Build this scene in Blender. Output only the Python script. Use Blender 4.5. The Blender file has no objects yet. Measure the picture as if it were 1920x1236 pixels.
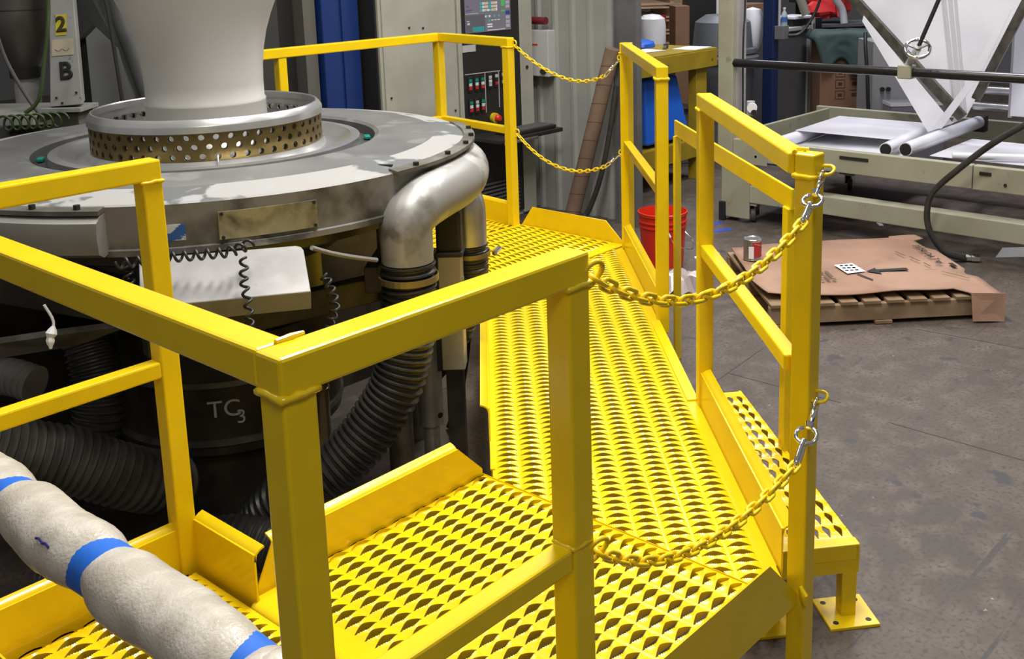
import bpy, bmesh, math, random
import numpy as np
from mathutils import Vector, Matrix, noise
random.seed(7)
S = bpy.context.scene
COL = S.collection
PI = math.pi
# ---------------------------------------------------------------- camera
# platform deck is z = 0, shop floor is z = FZ; origin = outer corner of the near guardrail
FZ = -0.40
def look(yaw, pitch, roll):
    fw = Vector((math.cos(pitch)*math.sin(yaw), math.cos(pitch)*math.cos(yaw), math.sin(pitch)))
    r = Vector((math.cos(yaw), -math.sin(yaw), 0)); u = r.cross(fw)
    r2 = math.cos(roll)*r + math.sin(roll)*u; u2 = -math.sin(roll)*r + math.cos(roll)*u
    return Matrix((r2, u2, -fw)).transposed()
cd = bpy.data.cameras.new('camera'); cam = bpy.data.objects.new('camera', cd); COL.objects.link(cam)
cam.matrix_world = Matrix.Translation((-0.6853, -1.0449, 1.5344)) @ look(0.8600, -0.1989, -0.0227).to_4x4()
cd.sensor_fit = 'HORIZONTAL'; cd.sensor_width = 36; cd.lens = 2015.27/1920*36
cd.shift_x = (960-1062.9)/1920; cd.shift_y = -(618-311.7)/1920
cd.clip_start = 0.02; cd.clip_end = 100
S.camera = cam
# ---------------------------------------------------------------- world, lights, exposure
S.view_settings.view_transform = 'Standard'; S.view_settings.look = 'None'
S.view_settings.gamma = 1; S.view_settings.use_curve_mapping = False
S.view_settings.exposure = 0.0
W = bpy.data.worlds.new('world'); S.world = W; W.use_nodes = True
W.node_tree.nodes['Background'].inputs[0].default_value = (1.0, 0.97, 0.93, 1)
W.node_tree.nodes['Background'].inputs[1].default_value = 0.18
def area(name, loc, energy, sx, sy, col=(1, 0.97, 0.92), rz=0.0):
    l = bpy.data.lights.new(name, 'AREA'); l.shape = 'RECTANGLE'; l.size = sx; l.size_y = sy
    l.energy = energy; l.color = col
    o = bpy.data.objects.new(name, l); COL.objects.link(o); o.location = loc; o.rotation_euler = (0, 0, rz)
    return o
area('bay_and_fill_lamp', (1.5, 0.75, 4.3), 175, 1.3, 0.5, rz=PI/4)
area('bay_and_fill_lamp', (3.3, 1.9, 4.3), 90, 1.3, 0.5, rz=PI/4)
area('bay_and_fill_lamp', (0.2, 3.2, 4.6), 55, 1.3, 0.5)
area('bay_and_fill_lamp', (4.6, 0.2, 4.6), 72, 1.6, 0.6, (1.0, 0.96, 0.95))
area('bay_and_fill_lamp', (7.0, 2.3, 4.6), 140, 1.6, 0.6, (0.93, 0.92, 1.0))
area('bay_and_fill_lamp', (8.6, 5.0, 4.6), 110, 1.6, 0.6, (0.95, 0.95, 1.0))
area('bay_and_fill_lamp', (4.4, 3.2, 4.6), 40, 1.3, 0.5)
area('bay_and_fill_lamp', (-1.6, -2.6, 4.4), 75, 1.6, 0.6, rz=PI/4)  # added fill light behind the camera, brightens the faces turned toward it
# ---------------------------------------------------------------- materials
MATS = {}
def mat(name, col, rough=0.5, metal=0.0, col2=None, nscale=6.0, lo=0.4, hi=0.6, bump=0.0, bscale=80.0,
        coat=0.0, trans=0.0, emit=None, estr=0.0, detail=6.0, col3=None, n3=2.0, lo3=.5, hi3=.6, spec=0.5, r2=None):
    if name in MATS: return MATS[name]
    m = bpy.data.materials.new(name); m.use_nodes = True; nt = m.node_tree
    b = nt.nodes['Principled BSDF']
    b.inputs['Base Color'].default_value = (*col, 1); b.inputs['Roughness'].default_value = rough
    b.inputs['Metallic'].default_value = metal; b.inputs['Coat Weight'].default_value = coat
    b.inputs['Coat Roughness'].default_value = 0.12; b.inputs['Specular IOR Level'].default_value = spec
    if trans: b.inputs['Transmission Weight'].default_value = trans
    if emit: b.inputs['Emission Color'].default_value = (*emit, 1); b.inputs['Emission Strength'].default_value = estr
    tc = nt.nodes.new('ShaderNodeTexCoord')
    def ramp(scale, a, c, det):
        n = nt.nodes.new('ShaderNodeTexNoise'); n.inputs['Scale'].default_value = scale; n.inputs['Detail'].default_value = det
        nt.links.new(tc.outputs['Object'], n.inputs['Vector'])
        r = nt.nodes.new('ShaderNodeMapRange'); r.inputs[1].default_value = a; r.inputs[2].default_value = c
        nt.links.new(n.outputs[0], r.inputs[0]); return r.outputs[0]
    last = None
    if col2:
        x = nt.nodes.new('ShaderNodeMix'); x.data_type = 'RGBA'
        f = ramp(nscale, lo, hi, detail); nt.links.new(f, x.inputs[0])
        x.inputs[6].default_value = (*col, 1); x.inputs[7].default_value = (*col2, 1); last = x.outputs[2]
        if r2 is not None:
            q = nt.nodes.new('ShaderNodeMapRange'); q.inputs[3].default_value = rough; q.inputs[4].default_value = r2
            nt.links.new(f, q.inputs[0]); nt.links.new(q.outputs[0], b.inputs['Roughness'])
    if col3:
        x2 = nt.nodes.new('ShaderNodeMix'); x2.data_type = 'RGBA'
        nt.links.new(ramp(n3, lo3, hi3, 8.0), x2.inputs[0])
        if last: nt.links.new(last, x2.inputs[6])
        else: x2.inputs[6].default_value = (*col, 1)
        x2.inputs[7].default_value = (*col3, 1); last = x2.outputs[2]
    if last: nt.links.new(last, b.inputs['Base Color'])
    if bump:
        n = nt.nodes.new('ShaderNodeTexNoise'); n.inputs['Scale'].default_value = bscale; n.inputs['Detail'].default_value = 3
        nt.links.new(tc.outputs['Object'], n.inputs['Vector'])
        bp = nt.nodes.new('ShaderNodeBump'); bp.inputs['Strength'].default_value = bump; bp.inputs['Distance'].default_value = 0.002
        nt.links.new(n.outputs[0], bp.inputs['Height']); nt.links.new(bp.outputs[0], b.inputs['Normal'])
    MATS[name] = m
    return m
YEL = mat('yellow_paint', (0.83, 0.585, 0.006), 0.22, col2=(0.79, 0.55, 0.006), nscale=9, bump=0.10, bscale=160, spec=0.5)
YDK = mat('workbench_paint', (0.36, 0.25, 0.012), 0.5, col2=(0.30, 0.21, 0.012), nscale=5)
CHR = mat('chrome', (0.85, 0.85, 0.85), 0.08, 1.0)
ALU = mat('brushed_aluminium', (0.62, 0.62, 0.61), 0.34, 0.85, col2=(0.48, 0.48, 0.48), nscale=4, bump=0.06, bscale=40)
ALU2 = mat('machined_aluminium', (0.68, 0.68, 0.67), 0.28, 0.8, col2=(0.58, 0.58, 0.57), nscale=7)
DISC = mat('worn_disc_metal', (0.195, 0.195, 0.19), 0.5, 0.3, col2=(0.135, 0.135, 0.135), nscale=3.5, lo=.35, hi=.65, col3=(0.23, 0.23, 0.225), n3=6, lo3=.55, hi3=.62, bump=0.05, bscale=30)
FLAKE = mat('flaking_grey_paint', (0.32, 0.315, 0.305), 0.6, 0.0, col2=(0.12, 0.125, 0.125), nscale=2.4, lo=.50, hi=.515, col3=(0.33, 0.33, 0.33), n3=9, lo3=.60, hi3=.66, bump=0.2, bscale=25, r2=.5)
SIDE = mat('grimy_side_metal', (0.22, 0.21, 0.185), 0.5, 0.25, col2=(0.05, 0.047, 0.038), nscale=5.5, lo=.42, hi=.60, col3=(0.38, 0.36, 0.32), n3=3, lo3=.57, hi3=.63, bump=0.35, bscale=30)
BRASS = mat('dark_bronze', (0.115, 0.082, 0.025), 0.38, 0.75, col2=(0.17, 0.12, 0.04), nscale=8)
GREASE = mat('greasy_dark_steel', (0.035, 0.032, 0.026), 0.45, 0.4, col2=(0.07, 0.06, 0.04), nscale=7)
STEEL = mat('dull_steel', (0.30, 0.29, 0.26), 0.4, 0.7, col2=(0.18, 0.17, 0.14), nscale=9)
RUB = mat('black_rubber', (0.026, 0.026, 0.026), 0.34, col2=(0.038, 0.036, 0.032), nscale=12)
BLK = mat('black_plastic', (0.018, 0.018, 0.018), 0.4)
PANEL = mat('black_panel', (0.016, 0.016, 0.015), 0.5)
CREAM = mat('cream_enamel', (0.36, 0.36, 0.31), 0.45, col2=(0.32, 0.32, 0.27), nscale=4)
FRAME = mat('frame_enamel', (0.345, 0.34, 0.245), 0.42, col2=(0.31, 0.30, 0.215), nscale=3, col3=(0.25, 0.24, 0.18), n3=11, lo3=.66, hi3=.70)
FILM = mat('white_film', (0.80, 0.80, 0.86), 0.24, col2=(0.72, 0.72, 0.79), nscale=2.5)
FILMG = mat('grey_film_fold', (0.55, 0.55, 0.60), 0.24)
FOAM = mat('bubble_foam', (0.60, 0.565, 0.49), 0.30, col2=(0.46, 0.42, 0.35), nscale=16, bump=0.7, bscale=170)
TAPE = mat('blue_tape', (0.010, 0.13, 0.60), 0.5, bump=0.1, bscale=60)
NAVY = mat('navy_paint', (0.008, 0.020, 0.09), 0.4)
BLUEC = mat('blue_enamel', (0.008, 0.028, 0.14), 0.32)
DARK = mat('dark_void_metal', (0.03, 0.03, 0.03), 0.6)
DGREY = mat('dark_grey_laminate', (0.10, 0.10, 0.105), 0.55)
GREYP = mat('grey_plastic', (0.115, 0.125, 0.145), 0.5)
LGREY = mat('light_grey_paint', (0.44, 0.44, 0.44), 0.5)
WHITE = mat('white_paper', (0.82, 0.82, 0.86), 0.6)
CARD = mat('cardboard', (0.34, 0.20, 0.135), 0.75, col2=(0.28, 0.16, 0.105), nscale=3, col3=(0.38, 0.235, 0.16), n3=1.2, bump=0.15, bscale=50)
CARD2 = mat('brown_carton', (0.24, 0.13, 0.075), 0.75, col2=(0.21, 0.11, 0.06), nscale=3)
TUBEC = mat('tube_cardboard', (0.20, 0.135, 0.09), 0.7, col2=(0.16, 0.105, 0.07), nscale=5)
WOOD = mat('pallet_wood', (0.33, 0.23, 0.135), 0.75, col2=(0.22, 0.145, 0.08), nscale=7, bump=0.3, bscale=40)
WOODL = mat('pale_pallet_wood', (0.58, 0.41, 0.28), 0.75, col2=(0.50, 0.34, 0.22), nscale=6)
RED = mat('red_plastic', (0.62, 0.028, 0.012), 0.32)
REDC = mat('red_tarp', (0.62, 0.03, 0.035), 0.5)
BLUET = mat('blue_tarp', (0.012, 0.12, 0.62), 0.45)
GREENC = mat('green_cloth', (0.045, 0.075, 0.075), 0.8, col2=(0.06, 0.095, 0.09), nscale=6)
GRN = mat('green_hose_plastic', (0.045, 0.075, 0.025), 0.35)
TEAL = mat('teal_button', (0.0, 0.22, 0.16), 0.35)
WALL = mat('corrugated_wall_paint', (0.33, 0.335, 0.31), 0.4, col2=(0.28, 0.285, 0.27), nscale=2)
COLM = mat('steel_column_paint', (0.16, 0.165, 0.17), 0.4, 0.3, col2=(0.13, 0.135, 0.14), nscale=4)
INK = mat('black_ink', (0.012, 0.012, 0.012), 0.6)
CHALK = mat('chalk_marks', (0.5, 0.5, 0.48), 0.9)
YLAB = mat('yellow_label', (0.62, 0.50, 0.03), 0.5)
MASK = mat('masking_tape', (0.55, 0.48, 0.33), 0.6, col2=(0.45, 0.40, 0.30), nscale=14)
BUB = mat('film_bubble_plastic', (0.70, 0.685, 0.65), 0.33, col2=(0.66, 0.645, 0.61), nscale=1.2)
# translucent bubble and thin wrap
nt = BUB.node_tree; tr = nt.nodes.new('ShaderNodeBsdfTranslucent'); tr.inputs[0].default_value = (.8, .8, .78, 1)
mx = nt.nodes.new('ShaderNodeMixShader'); mx.inputs[0].default_value = 0.25
nt.links.new(nt.nodes['Principled BSDF'].outputs[0], mx.inputs[1]); nt.links.new(tr.outputs[0], mx.inputs[2])
nt.links.new(mx.outputs[0], nt.nodes['Material Output'].inputs[0])
WRAP = mat('clear_wrap', (0.75, 0.75, 0.76), 0.25, bump=0.8, bscale=25)
# floor: stained concrete
def floor_mat():
    m = mat('stained_concrete', (0.098, 0.076, 0.060), 0.58, col2=(0.064, 0.050, 0.040), nscale=1.3, lo=.38, hi=.62, col3=(0.122, 0.097, 0.079), n3=9, lo3=.45, hi3=.70, bump=0.12, bscale=35)
    nt = m.node_tree; b = nt.nodes['Principled BSDF']; tc = [n for n in nt.nodes if n.type == 'TEX_COORD'][0]
    src = b.inputs['Base Color'].links[0].from_socket
    def layer(src, col, scale, lo, hi, stretch, rot):
        mp = nt.nodes.new('ShaderNodeMapping'); mp.inputs['Scale'].default_value = stretch; mp.inputs['Rotation'].default_value = (0, 0, rot)
        nt.links.new(tc.outputs['Object'], mp.inputs[0])
        n = nt.nodes.new('ShaderNodeTexNoise'); n.inputs['Scale'].default_value = scale; n.inputs['Detail'].default_value = 4
        nt.links.new(mp.outputs[0], n.inputs[0])
        r = nt.nodes.new('ShaderNodeMapRange'); r.inputs[1].default_value = lo; r.inputs[2].default_value = hi
        nt.links.new(n.outputs[0], r.inputs[0])
        x = nt.nodes.new('ShaderNodeMix'); x.data_type = 'RGBA'; x.inputs[7].default_value = (*col, 1)
        nt.links.new(r.outputs[0], x.inputs[0]); nt.links.new(src, x.inputs[6]); return x.outputs[2]
    s = layer(src, (0.045, 0.042, 0.045), 7, .63, .68, (1, 1, 1), 0)          # dark oil spots
    s = layer(s, (0.05, 0.047, 0.045), 5, .66, .70, (.35, 4, 1), .5)           # scuff streaks
    s = layer(s, (0.36, 0.33, 0.31), 26, .735, .76, (1, 1, 1), 0)              # pale flecks
    s = layer(s, (0.045, 0.037, 0.031), 60, .50, .70, (1, 1, 1), 0)
    nt.links.new(s, b.inputs['Base Color'])
    return m
FLOOR = floor_mat()

# ---------------------------------------------------------------- mesh helpers
WL = {}
class MB:
    def __init__(s): s.v = []; s.f = []
    def add(s, v, f):
        n = len(s.v); s.v += [tuple(p) for p in v]; s.f += [tuple(i+n for i in q) for q in f]; return s
    def frame(s, c, ax, ay, az, sx, sy, sz):
        c = Vector(c); v = []
        for k in (-.5, .5):
            for j in (-.5, .5):
                for i in (-.5, .5): v.append(c+ax*(i*sx)+ay*(j*sy)+az*(k*sz))
        return s.add(v, [(0, 2, 3, 1), (4, 5, 7, 6), (0, 1, 5, 4), (2, 6, 7, 3), (0, 4, 6, 2), (1, 3, 7, 5)])
    def box(s, x0, x1, y0, y1, z0, z1):
        return s.frame(((x0+x1)/2, (y0+y1)/2, (z0+z1)/2), Vector((1, 0, 0)), Vector((0, 1, 0)), Vector((0, 0, 1)), x1-x0, y1-y0, z1-z0)
    def rbox(s, c, size, rz=0):
        return s.frame(c, Vector((math.cos(rz), math.sin(rz), 0)), Vector((-math.sin(rz), math.cos(rz), 0)), Vector((0, 0, 1)), *size)
    def beam(s, p0, p1, w, h, up=(0, 0, 1)):
        p0 = Vector(p0); p1 = Vector(p1); a = (p1-p0).normalized(); up = Vector(up)
        if abs(a.dot(up)) > .99: up = Vector((1, 0, 0))
        r = a.cross(up).normalized(); u = r.cross(a)
        return s.frame((p0+p1)/2, a, r, u, (p1-p0).length, w, h)
    def prism(s, pts, off):
        n = len(pts); off = Vector(off); v = [Vector(p) for p in pts]; v = v+[p+off for p in v]
        f = [tuple(range(n))[::-1], tuple(range(n, 2*n))]+[(i, (i+1) % n, n+(i+1) % n, n+i) for i in range(n)]
        return s.add(v, f)
    def tube(s, path, rad, seg=12, closed=False, cap=True):
        P = [Vector(p) for p in path]; n = len(P); R = rad if hasattr(rad, '__len__') else [rad]*n
        t0 = (P[1]-P[0]).normalized(); ref = Vector((0, 0, 1)) if abs(t0.z) < .9 else Vector((1, 0, 0))
        nr = (ref-t0*ref.dot(t0)).normalized(); v = []
        for i in range(n):
            if closed: t = (P[(i+1) % n]-P[i-1]).normalized()
            else: t = (P[min(i+1, n-1)]-P[max(i-1, 0)]).normalized()
            nr = (nr-t*nr.dot(t)).normalized(); b = t.cross(nr)
            for k in range(seg):
                a = 2*PI*k/seg; v.append(P[i]+(nr*math.cos(a)+b*math.sin(a))*R[i])
        f = []
        for i in range(n if closed else n-1):
            j = (i+1) % n
            for k in range(seg): l = (k+1) % seg; f.append((i*seg+k, i*seg+l, j*seg+l, j*seg+k))
        if cap and not closed: f += [tuple(range(seg))[::-1], tuple(range((n-1)*seg, n*seg))]
        return s.add(v, f)
    def lathe(s, prof, c=(0, 0, 0), seg=64, a0=0, a1=2*PI, closed=False):
        full = abs(a1-a0-2*PI) < 1e-6; n = seg if full else seg+1; m = len(prof); v = []
        for i in range(n):
            a = a0+(a1-a0)*i/seg
            for r, z in prof: v.append((c[0]+r*math.cos(a), c[1]+r*math.sin(a), c[2]+z))
        f = []
        for i in range(seg):
            j = (i+1) % n
            for k in range(m if closed else m-1): l = (k+1) % m; f.append((i*m+k, j*m+k, j*m+l, i*m+l))
        if closed and not full: f += [tuple(range(m)), tuple(range((n-1)*m, n*m))[::-1]]
        return s.add(v, f)
    def cyl(s, p0, p1, r, seg=20): return s.tube([p0, p1], r, seg)
def obj(name, mb, m, parent=None, smooth=False, bevel=0.0, ang=35, seg=2):
    V = np.array([tuple(p) for p in mb.v], float); o0 = (V.min(0)+V.max(0))/2
    me = bpy.data.meshes.new(name); me.from_pydata((V-o0).tolist(), [], mb.f); me.update()
    bm = bmesh.new(); bm.from_mesh(me); bmesh.ops.recalc_face_normals(bm, faces=bm.faces); bm.to_mesh(me); bm.free()
    me.materials.append(m)
    if smooth:
        me.polygons.foreach_set('use_smooth', [True]*len(me.polygons)); me.set_sharp_from_angle(angle=math.radians(ang))
    o = bpy.data.objects.new(name, me); COL.objects.link(o)
    pl = WL[parent.name] if parent else np.zeros(3)
    o.location = o0-pl; WL[o.name] = o0
    if parent: o.parent = parent
    if bevel:
        b = o.modifiers.new('bevel', 'BEVEL'); b.width = bevel; b.segments = seg; b.limit_method = 'ANGLE'; b.angle_limit = math.radians(40)
    return o
def tag(o, label, cat, group=None):
    o['label'] = label; o['category'] = cat
    if group: o['group'] = group
    return o
def thing(name, label, cat, loc, group=None):
    o = bpy.data.objects.new(name, None); COL.objects.link(o); o.location = loc; o.empty_display_size = .1
    WL[o.name] = np.array(loc, float); return tag(o, label, cat, group)
def struct(o): o['kind'] = 'structure'; return o
def share(name, src_mesh, mtx, parent, m=None):
    o = bpy.data.objects.new(name, src_mesh); COL.objects.link(o)
    w = np.array(mtx.translation); M = mtx.copy()
    if parent: M.translation = Vector(w-WL[parent.name]); o.parent = parent
    o.matrix_local = M; WL[o.name] = w
    return o
def spline(pts, n=8):
    P = [Vector(p) for p in pts]; P = [2*P[0]-P[1]]+P+[2*P[-1]-P[-2]]; out = []
    for i in range(1, len(P)-2):
        for k in range(n):
            t = k/n; a, b, c, d = P[i-1:i+3]
            out.append(.5*((2*b)+(c-a)*t+(2*a-5*b+4*c-d)*t*t+(3*b-a-3*c+d)*t**3))
    out.append(P[-2]); return out
def resample(pts, step):
    P = [Vector(p) for p in pts]; out = [P[0]]; acc = 0
    for a, b in zip(P, P[1:]):
        L = (b-a).length; d = step-acc
        while d <= L: out.append(a+(b-a)*(d/L)); d += step
        acc = L-(d-step)
    return out
def text(name, body, size, M, m, parent, ext=0.0006, bold=0.0):
    c = bpy.data.curves.new(name, 'FONT'); c.body = body; c.size = size; c.extrude = ext; c.bevel_depth = bold; c.bevel_resolution = 1; c.align_x = 'CENTER'; c.align_y = 'CENTER'
    t = bpy.data.objects.new(name, c); COL.objects.link(t); bpy.context.view_layer.update()
    me = bpy.data.meshes.new_from_object(t.evaluated_get(bpy.context.evaluated_depsgraph_get()))
    bpy.data.objects.remove(t); me.materials.clear(); me.materials.append(m)
    return share(name, me, M, parent)
def basis(loc, x, y):
    x = Vector(x).normalized(); y = Vector(y); y = (y-x*y.dot(x)).normalized(); z = x.cross(y)
    M = Matrix((x, y, z)).transposed().to_4x4(); M.translation = Vector(loc); return M
def polar(c, r, deg, z): a = math.radians(deg); return (c[0]+r*math.cos(a), c[1]+r*math.sin(a), z)
# ================================================================ setting
m = MB(); m.add([(-6, -7, FZ), (16, -7, FZ), (16, 16, FZ), (-6, 16, FZ)], [(0, 1, 2, 3)])
struct(obj('floor', m, FLOOR))
struct(obj('wall_back', MB().box(15, 15.15, -7, 16, FZ, 6.5), mat('back_wall_paint', (0.16, 0.16, 0.17), .7)))
struct(obj('wall_left', MB().box(-6, 15, 15, 15.15, FZ, 6.5), mat('left_wall_paint', (0.13, 0.13, 0.13), .7)))
# control joints cut in the slab
for i, (a, b) in enumerate((((3.0, 1.43), (3.70, 1.49)), ((3.327, 1.456), (3.34, .9)), ((4.40, 1.0), (4.47, .2)), ((3.28, .66), (3.27, -.4)))):
    mm = MB().beam((*a, FZ+.0005), (*b, FZ+.0005), .004, .001); o = struct(obj('trim_%d' % (i+1), mm, mat('joint_dark', (.045, .04, .036), .8)))
# ribbed sheet-metal enclosure wall beside the control cabinet
def ribbed(name, x, y0, y1, z0, z1):
    m = MB(); y = y0; prof = []
    while y < y1:
        prof += [(x, y), (x, y+.085), (x-.022, y+.10), (x-.022, y+.125), (x, y+.14)]; y += .165
    prof += [(x, y1)]
    n = len(prof); v = [(*p, z0) for p in prof]+[(*p, z1) for p in prof]
    m.add(v, [(i, i+1, n+i+1, n+i) for i in range(n-1)])
    q = [(x+.03, y0, z0), (x+.03, y1, z0), (x+.03, y1, z1), (x+.03, y0, z1)]; m.add(q, [(0, 1, 2, 3)])
    return struct(obj(name, m, WALL))
ribbed('wall_right', 5.30, 3.58, 5.6, FZ, 4.2)
m = MB(); m.box(5.20, 5.255, 3.37, 3.382, FZ, 5); m.box(5.20, 5.255, 3.56, 3.572, FZ, 5); m.box(5.222, 5.234, 3.382, 3.56, FZ, 5)
t = tag(obj('steel_column', m, COLM), 'dark grey steel building column at the end of the ribbed wall', 'column')

# ================================================================ yellow platform
R2 = math.sqrt(2)
def SW(s, w, z=0.0): return Vector(((s+w)/R2, (s-w)/R2, z))
H = 1.067; HM = 0.569
def post(p, c, z0, z1, rz=0, w=.05):
    m = MB().rbox((c[0], c[1], (z0+z1)/2), (w, w, z1-z0), rz); return obj('post', m, YEL, p, bevel=.004)
def plate(p, c, rz=0, w=.15):
    m = MB().rbox((c[0], c[1], FZ+.005), (w, w, .01), rz); o = obj('base_plate', m, YEL, p, bevel=.002)
    for a in (-1, 1):
        for b in (-1, 1):
            dx, dy = a*w*.33, b*w*.33
            x = c[0]+dx*math.cos(rz)-dy*math.sin(rz); y = c[1]+dx*math.sin(rz)+dy*math.cos(rz)
            obj('bolt_hole', MB().cyl((x, y, FZ+.009), (x, y, FZ+.0108), .0085, 16), INK, o)
def rail(p, a, b, top, sz, name='top_rail'):
    m = MB().beam((a[0], a[1], top-sz/2), (b[0], b[1], top-sz/2), sz, sz); return obj(name, m, YEL, p, bevel=.005)
def weld(p, c, w=.05, rz=0, z=0, r=.005):
    h = w/2+.001; pts = [(-h, -h), (h, -h), (h, h), (-h, h)]; P = []
    for i in range(4):
        a, b = pts[i], pts[(i+1) % 4]
        for k in range(5):
            t = k/5; x = a[0]+(b[0]-a[0])*t; y = a[1]+(b[1]-a[1])*t
            P.append((c[0]+x*math.cos(rz)-y*math.sin(rz), c[1]+x*math.sin(rz)+y*math.cos(rz), z+random.uniform(-.0015, .0015)))
    R = [r*random.uniform(.8, 1.2) for _ in P]
    return obj('weld_bead', MB().tube(P, R, 6, closed=True), YEL, p, smooth=True, ang=80)
def toe(p, a, b, n, z0=-.05, h=.118, c0=0, c1=0, fl=.026, zc=.02):
    a = Vector((*a, 0)); b = Vector((*b, 0)); L = (b-a).length; d = (b-a)/L; n = Vector((*n, 0)).normalized()
    zc0 = zc if c0 else h; zc1 = zc if c1 else h
    q = [(0, z0), (L, z0), (L, zc1), (L-c1, h), (c0, h), (0, zc0)]
    Z = Vector((0, 0, 1)); P = []
    for s, z in q:
        if not P or (a+d*s+Z*z-P[-1]).length > 1e-5: P.append(a+d*s+Z*z)
    m = MB().prism(P, n*.005)
    if fl:
        pr = [(0, h-.018), (.0025, h-.006), (.009, h+.003), (fl*.6, h+.009), (fl, h+.013)]
        pr2 = [(u+.001, z-.005) if i > 1 else (u+.005, z-.002) for i, (u, z) in enumerate(pr)]
        s0, s1 = c0, L-c1; v = []
        for s in (s0, s1):
            for u, z in pr+pr2[::-1]: v.append(a+d*s+n*u+Z*z)
        k = len(pr)*2
        m.add(v, [tuple(range(k)), tuple(range(k, 2*k))[::-1]]+[(i, (i+1) % k, k+(i+1) % k, k+i) for i in range(k)])
    return obj('toe_board', m, YEL, p, smooth=True, ang=50)
LWD, SWD = .0738, .0365
def grating(p, O, U, V, ulo, uhi, vlo, vhi, u_first, v_first, clips=(), z=0.0, name='grating', lw=LWD, sw=SWD, bb=.0108):
    """pressed safety grating: wavy serrated strands along U stacked along V, lens-shaped openings between them"""
    U = Vector((*U, 0)).normalized(); V = Vector((*V, 0)).normalized(); O = Vector((*O, z))
    a, b, hh = .0335, bb, .0078; N = 26
    cols = []; c = u_first
    while c-lw/2 > ulo: c -= lw
    c += lw if c-lw/2 < ulo-.004 else 0
    while c+lw/2 < uhi+.004: cols.append(c); c += lw
    us = [ulo]
    for c in cols:
        us += [c-lw/2+lw*i/N for i in range(N)]
    us += [cols[-1]+lw/2, uhi]
    prof = []
    for i, u in enumerate(us):
        du = min((u-c for c in cols), key=abs); x = abs(du)/a
        hb = b*(1-x**1.3) if x < 1 else 0.0; A = max(0, 1-x*x)
        tooth = (.0017 if i % 2 else -.0010)*(1 if 0 < hb and x < .93 else 0)
        prof.append((u, hb, A, tooth))
    j0 = math.ceil((vlo-v_first)/sw)-1; j1 = math.floor((vhi-v_first)/sw)+1
    mv, mf = [], []; n = len(us)
    for j in range(j0, j1):
        base = len(mv)
        for u, hb, A, th in prof:
            v0 = v_first+j*sw+hb; v1 = v_first+(j+1)*sw-hb+th; vm = (v0+v1)/2
            z0 = hh*A; z1 = .0056*A+abs(th)*.6; zm = (z0+z1)/2-.0042*A
            for v, zz in ((v0+.0022, min(z0-.0042, -.011*A-.003)), (v0, z0), (vm, zm), (v1, z1), (v1-.0006, z1-.0036)):
                v = min(max(v, vlo), vhi)
                mv.append(O+U*u+V*v+Vector((0, 0, zz)))
        for i in range(n-1):
            for k in range(4):
                q = base+i*5+k; mf.append((q, q+5, q+6, q+1))
    me = bpy.data.meshes.new(name); me.from_pydata([tuple(q) for q in mv], [], mf); me.update()
    bm = bmesh.new(); bm.from_mesh(me)
    for pt, nn in clips:
        bmesh.ops.bisect_plane(bm, geom=bm.verts[:]+bm.edges[:]+bm.faces[:], plane_co=(*pt, 0), plane_no=(*nn, 0), clear_outer=True)
    bm.to_mesh(me); bm.free()
    V2 = np.array([tuple(v.co) for v in me.vertices]); o0 = (V2.min(0)+V2.max(0))/2
    me.transform(Matrix.Translation(-Vector(o0))); me.materials.append(YEL)
    me.polygons.foreach_set('use_smooth', [True]*len(me.polygons)); me.set_sharp_from_angle(angle=math.radians(45))
    o = bpy.data.objects.new(name, me); COL.objects.link(o); o.parent = p; o.location = o0-WL[p.name]; WL[o.name] = o0
    return o
def edge(p, a, b, w=.03, z0=-.055, z1=-.004, name='edge_frame'):
    m = MB().beam((a[0], a[1], (z0+z1)/2), (b[0], b[1], (z0+z1)/2), w, z1-z0); return obj(name, m, YEL, p, bevel=.002)
def strip(p, pts, z0=-.004, z1=.001):
    return obj('edge_plate', MB().prism([(x, y, z0) for x, y in pts], (0, 0, z1-z0)), YEL, p)

# ---- near section with the corner guardrail
N = thing('access_platform', 'yellow steel platform section with corner guardrail and a foam-wrapped mid rail', 'platform', (.7, .6, FZ))
grating(N, (0, 0), (1, 0), (0, 1), .03, .565, .03, 1.31, .30, 1.27, name='grating', bb=.0128)
grating(N, (0, 0), (1, 0), (0, 1), .60, 1.385, .03, 1.093, 1.352, 1.0765, clips=(((.577, .112), (0, -1)),), name='grating', bb=.0128)
strip(N, [(1.352+LWD/2, .11), (1.390, .11), (1.390, 1.10), (1.352+LWD/2, 1.10)], z1=.004)
edge(N, (1.372, .11), (1.372, 1.10)); edge(N, (.03, .035), (.56, .035)); edge(N, (.6, .130), (1.38, .130), z0=-.05); edge(N, (.6, 1.085), (1.38, 1.085))
edge(N, (.555, .03), (.555, 1.30)); edge(N, (.615, .03), (.615, 1.08)); edge(N, (.03, 1.30), (.55, 1.30))
obj('rolled_edge', MB().tube([(.585, .62, -.012), (.585, 1.07, -.012)], .02, 12), YEL, N, smooth=True)
post(N, (.025, .025), FZ, H-.049); post(N, (.552, .025), FZ, H-.049); post(N, (.566, 1.355), FZ, H-.049); post(N, (.025, 1.355), FZ, H-.049)
for c in ((.025, .025), (.552, .025), (.566, 1.355), (.025, 1.355)): plate(N, c)
rail(N, (-.002, .0247), (.577, .0247), H, .052); rail(N, (.0247, .05), (.0247, 1.33), H, .05); rail(N, (.0, 1.355), (.591, 1.355), H, .05)
rail(N, (.05, .025), (.528, .025), HM, .041, 'mid_rail'); rail(N, (.025, .05), (.025, 1.33), HM, .041, 'mid_rail'); rail(N, (.05, 1.352), (.542, 1.352), HM, .041, 'mid_rail')
weld(N, (.025, .025), z=H-.052, r=.006); weld(N, (.552, .025), z=H-.052); weld(N, (.566, 1.355), z=H-.051); weld(N, (.55, .025), .042, z=HM)
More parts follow.
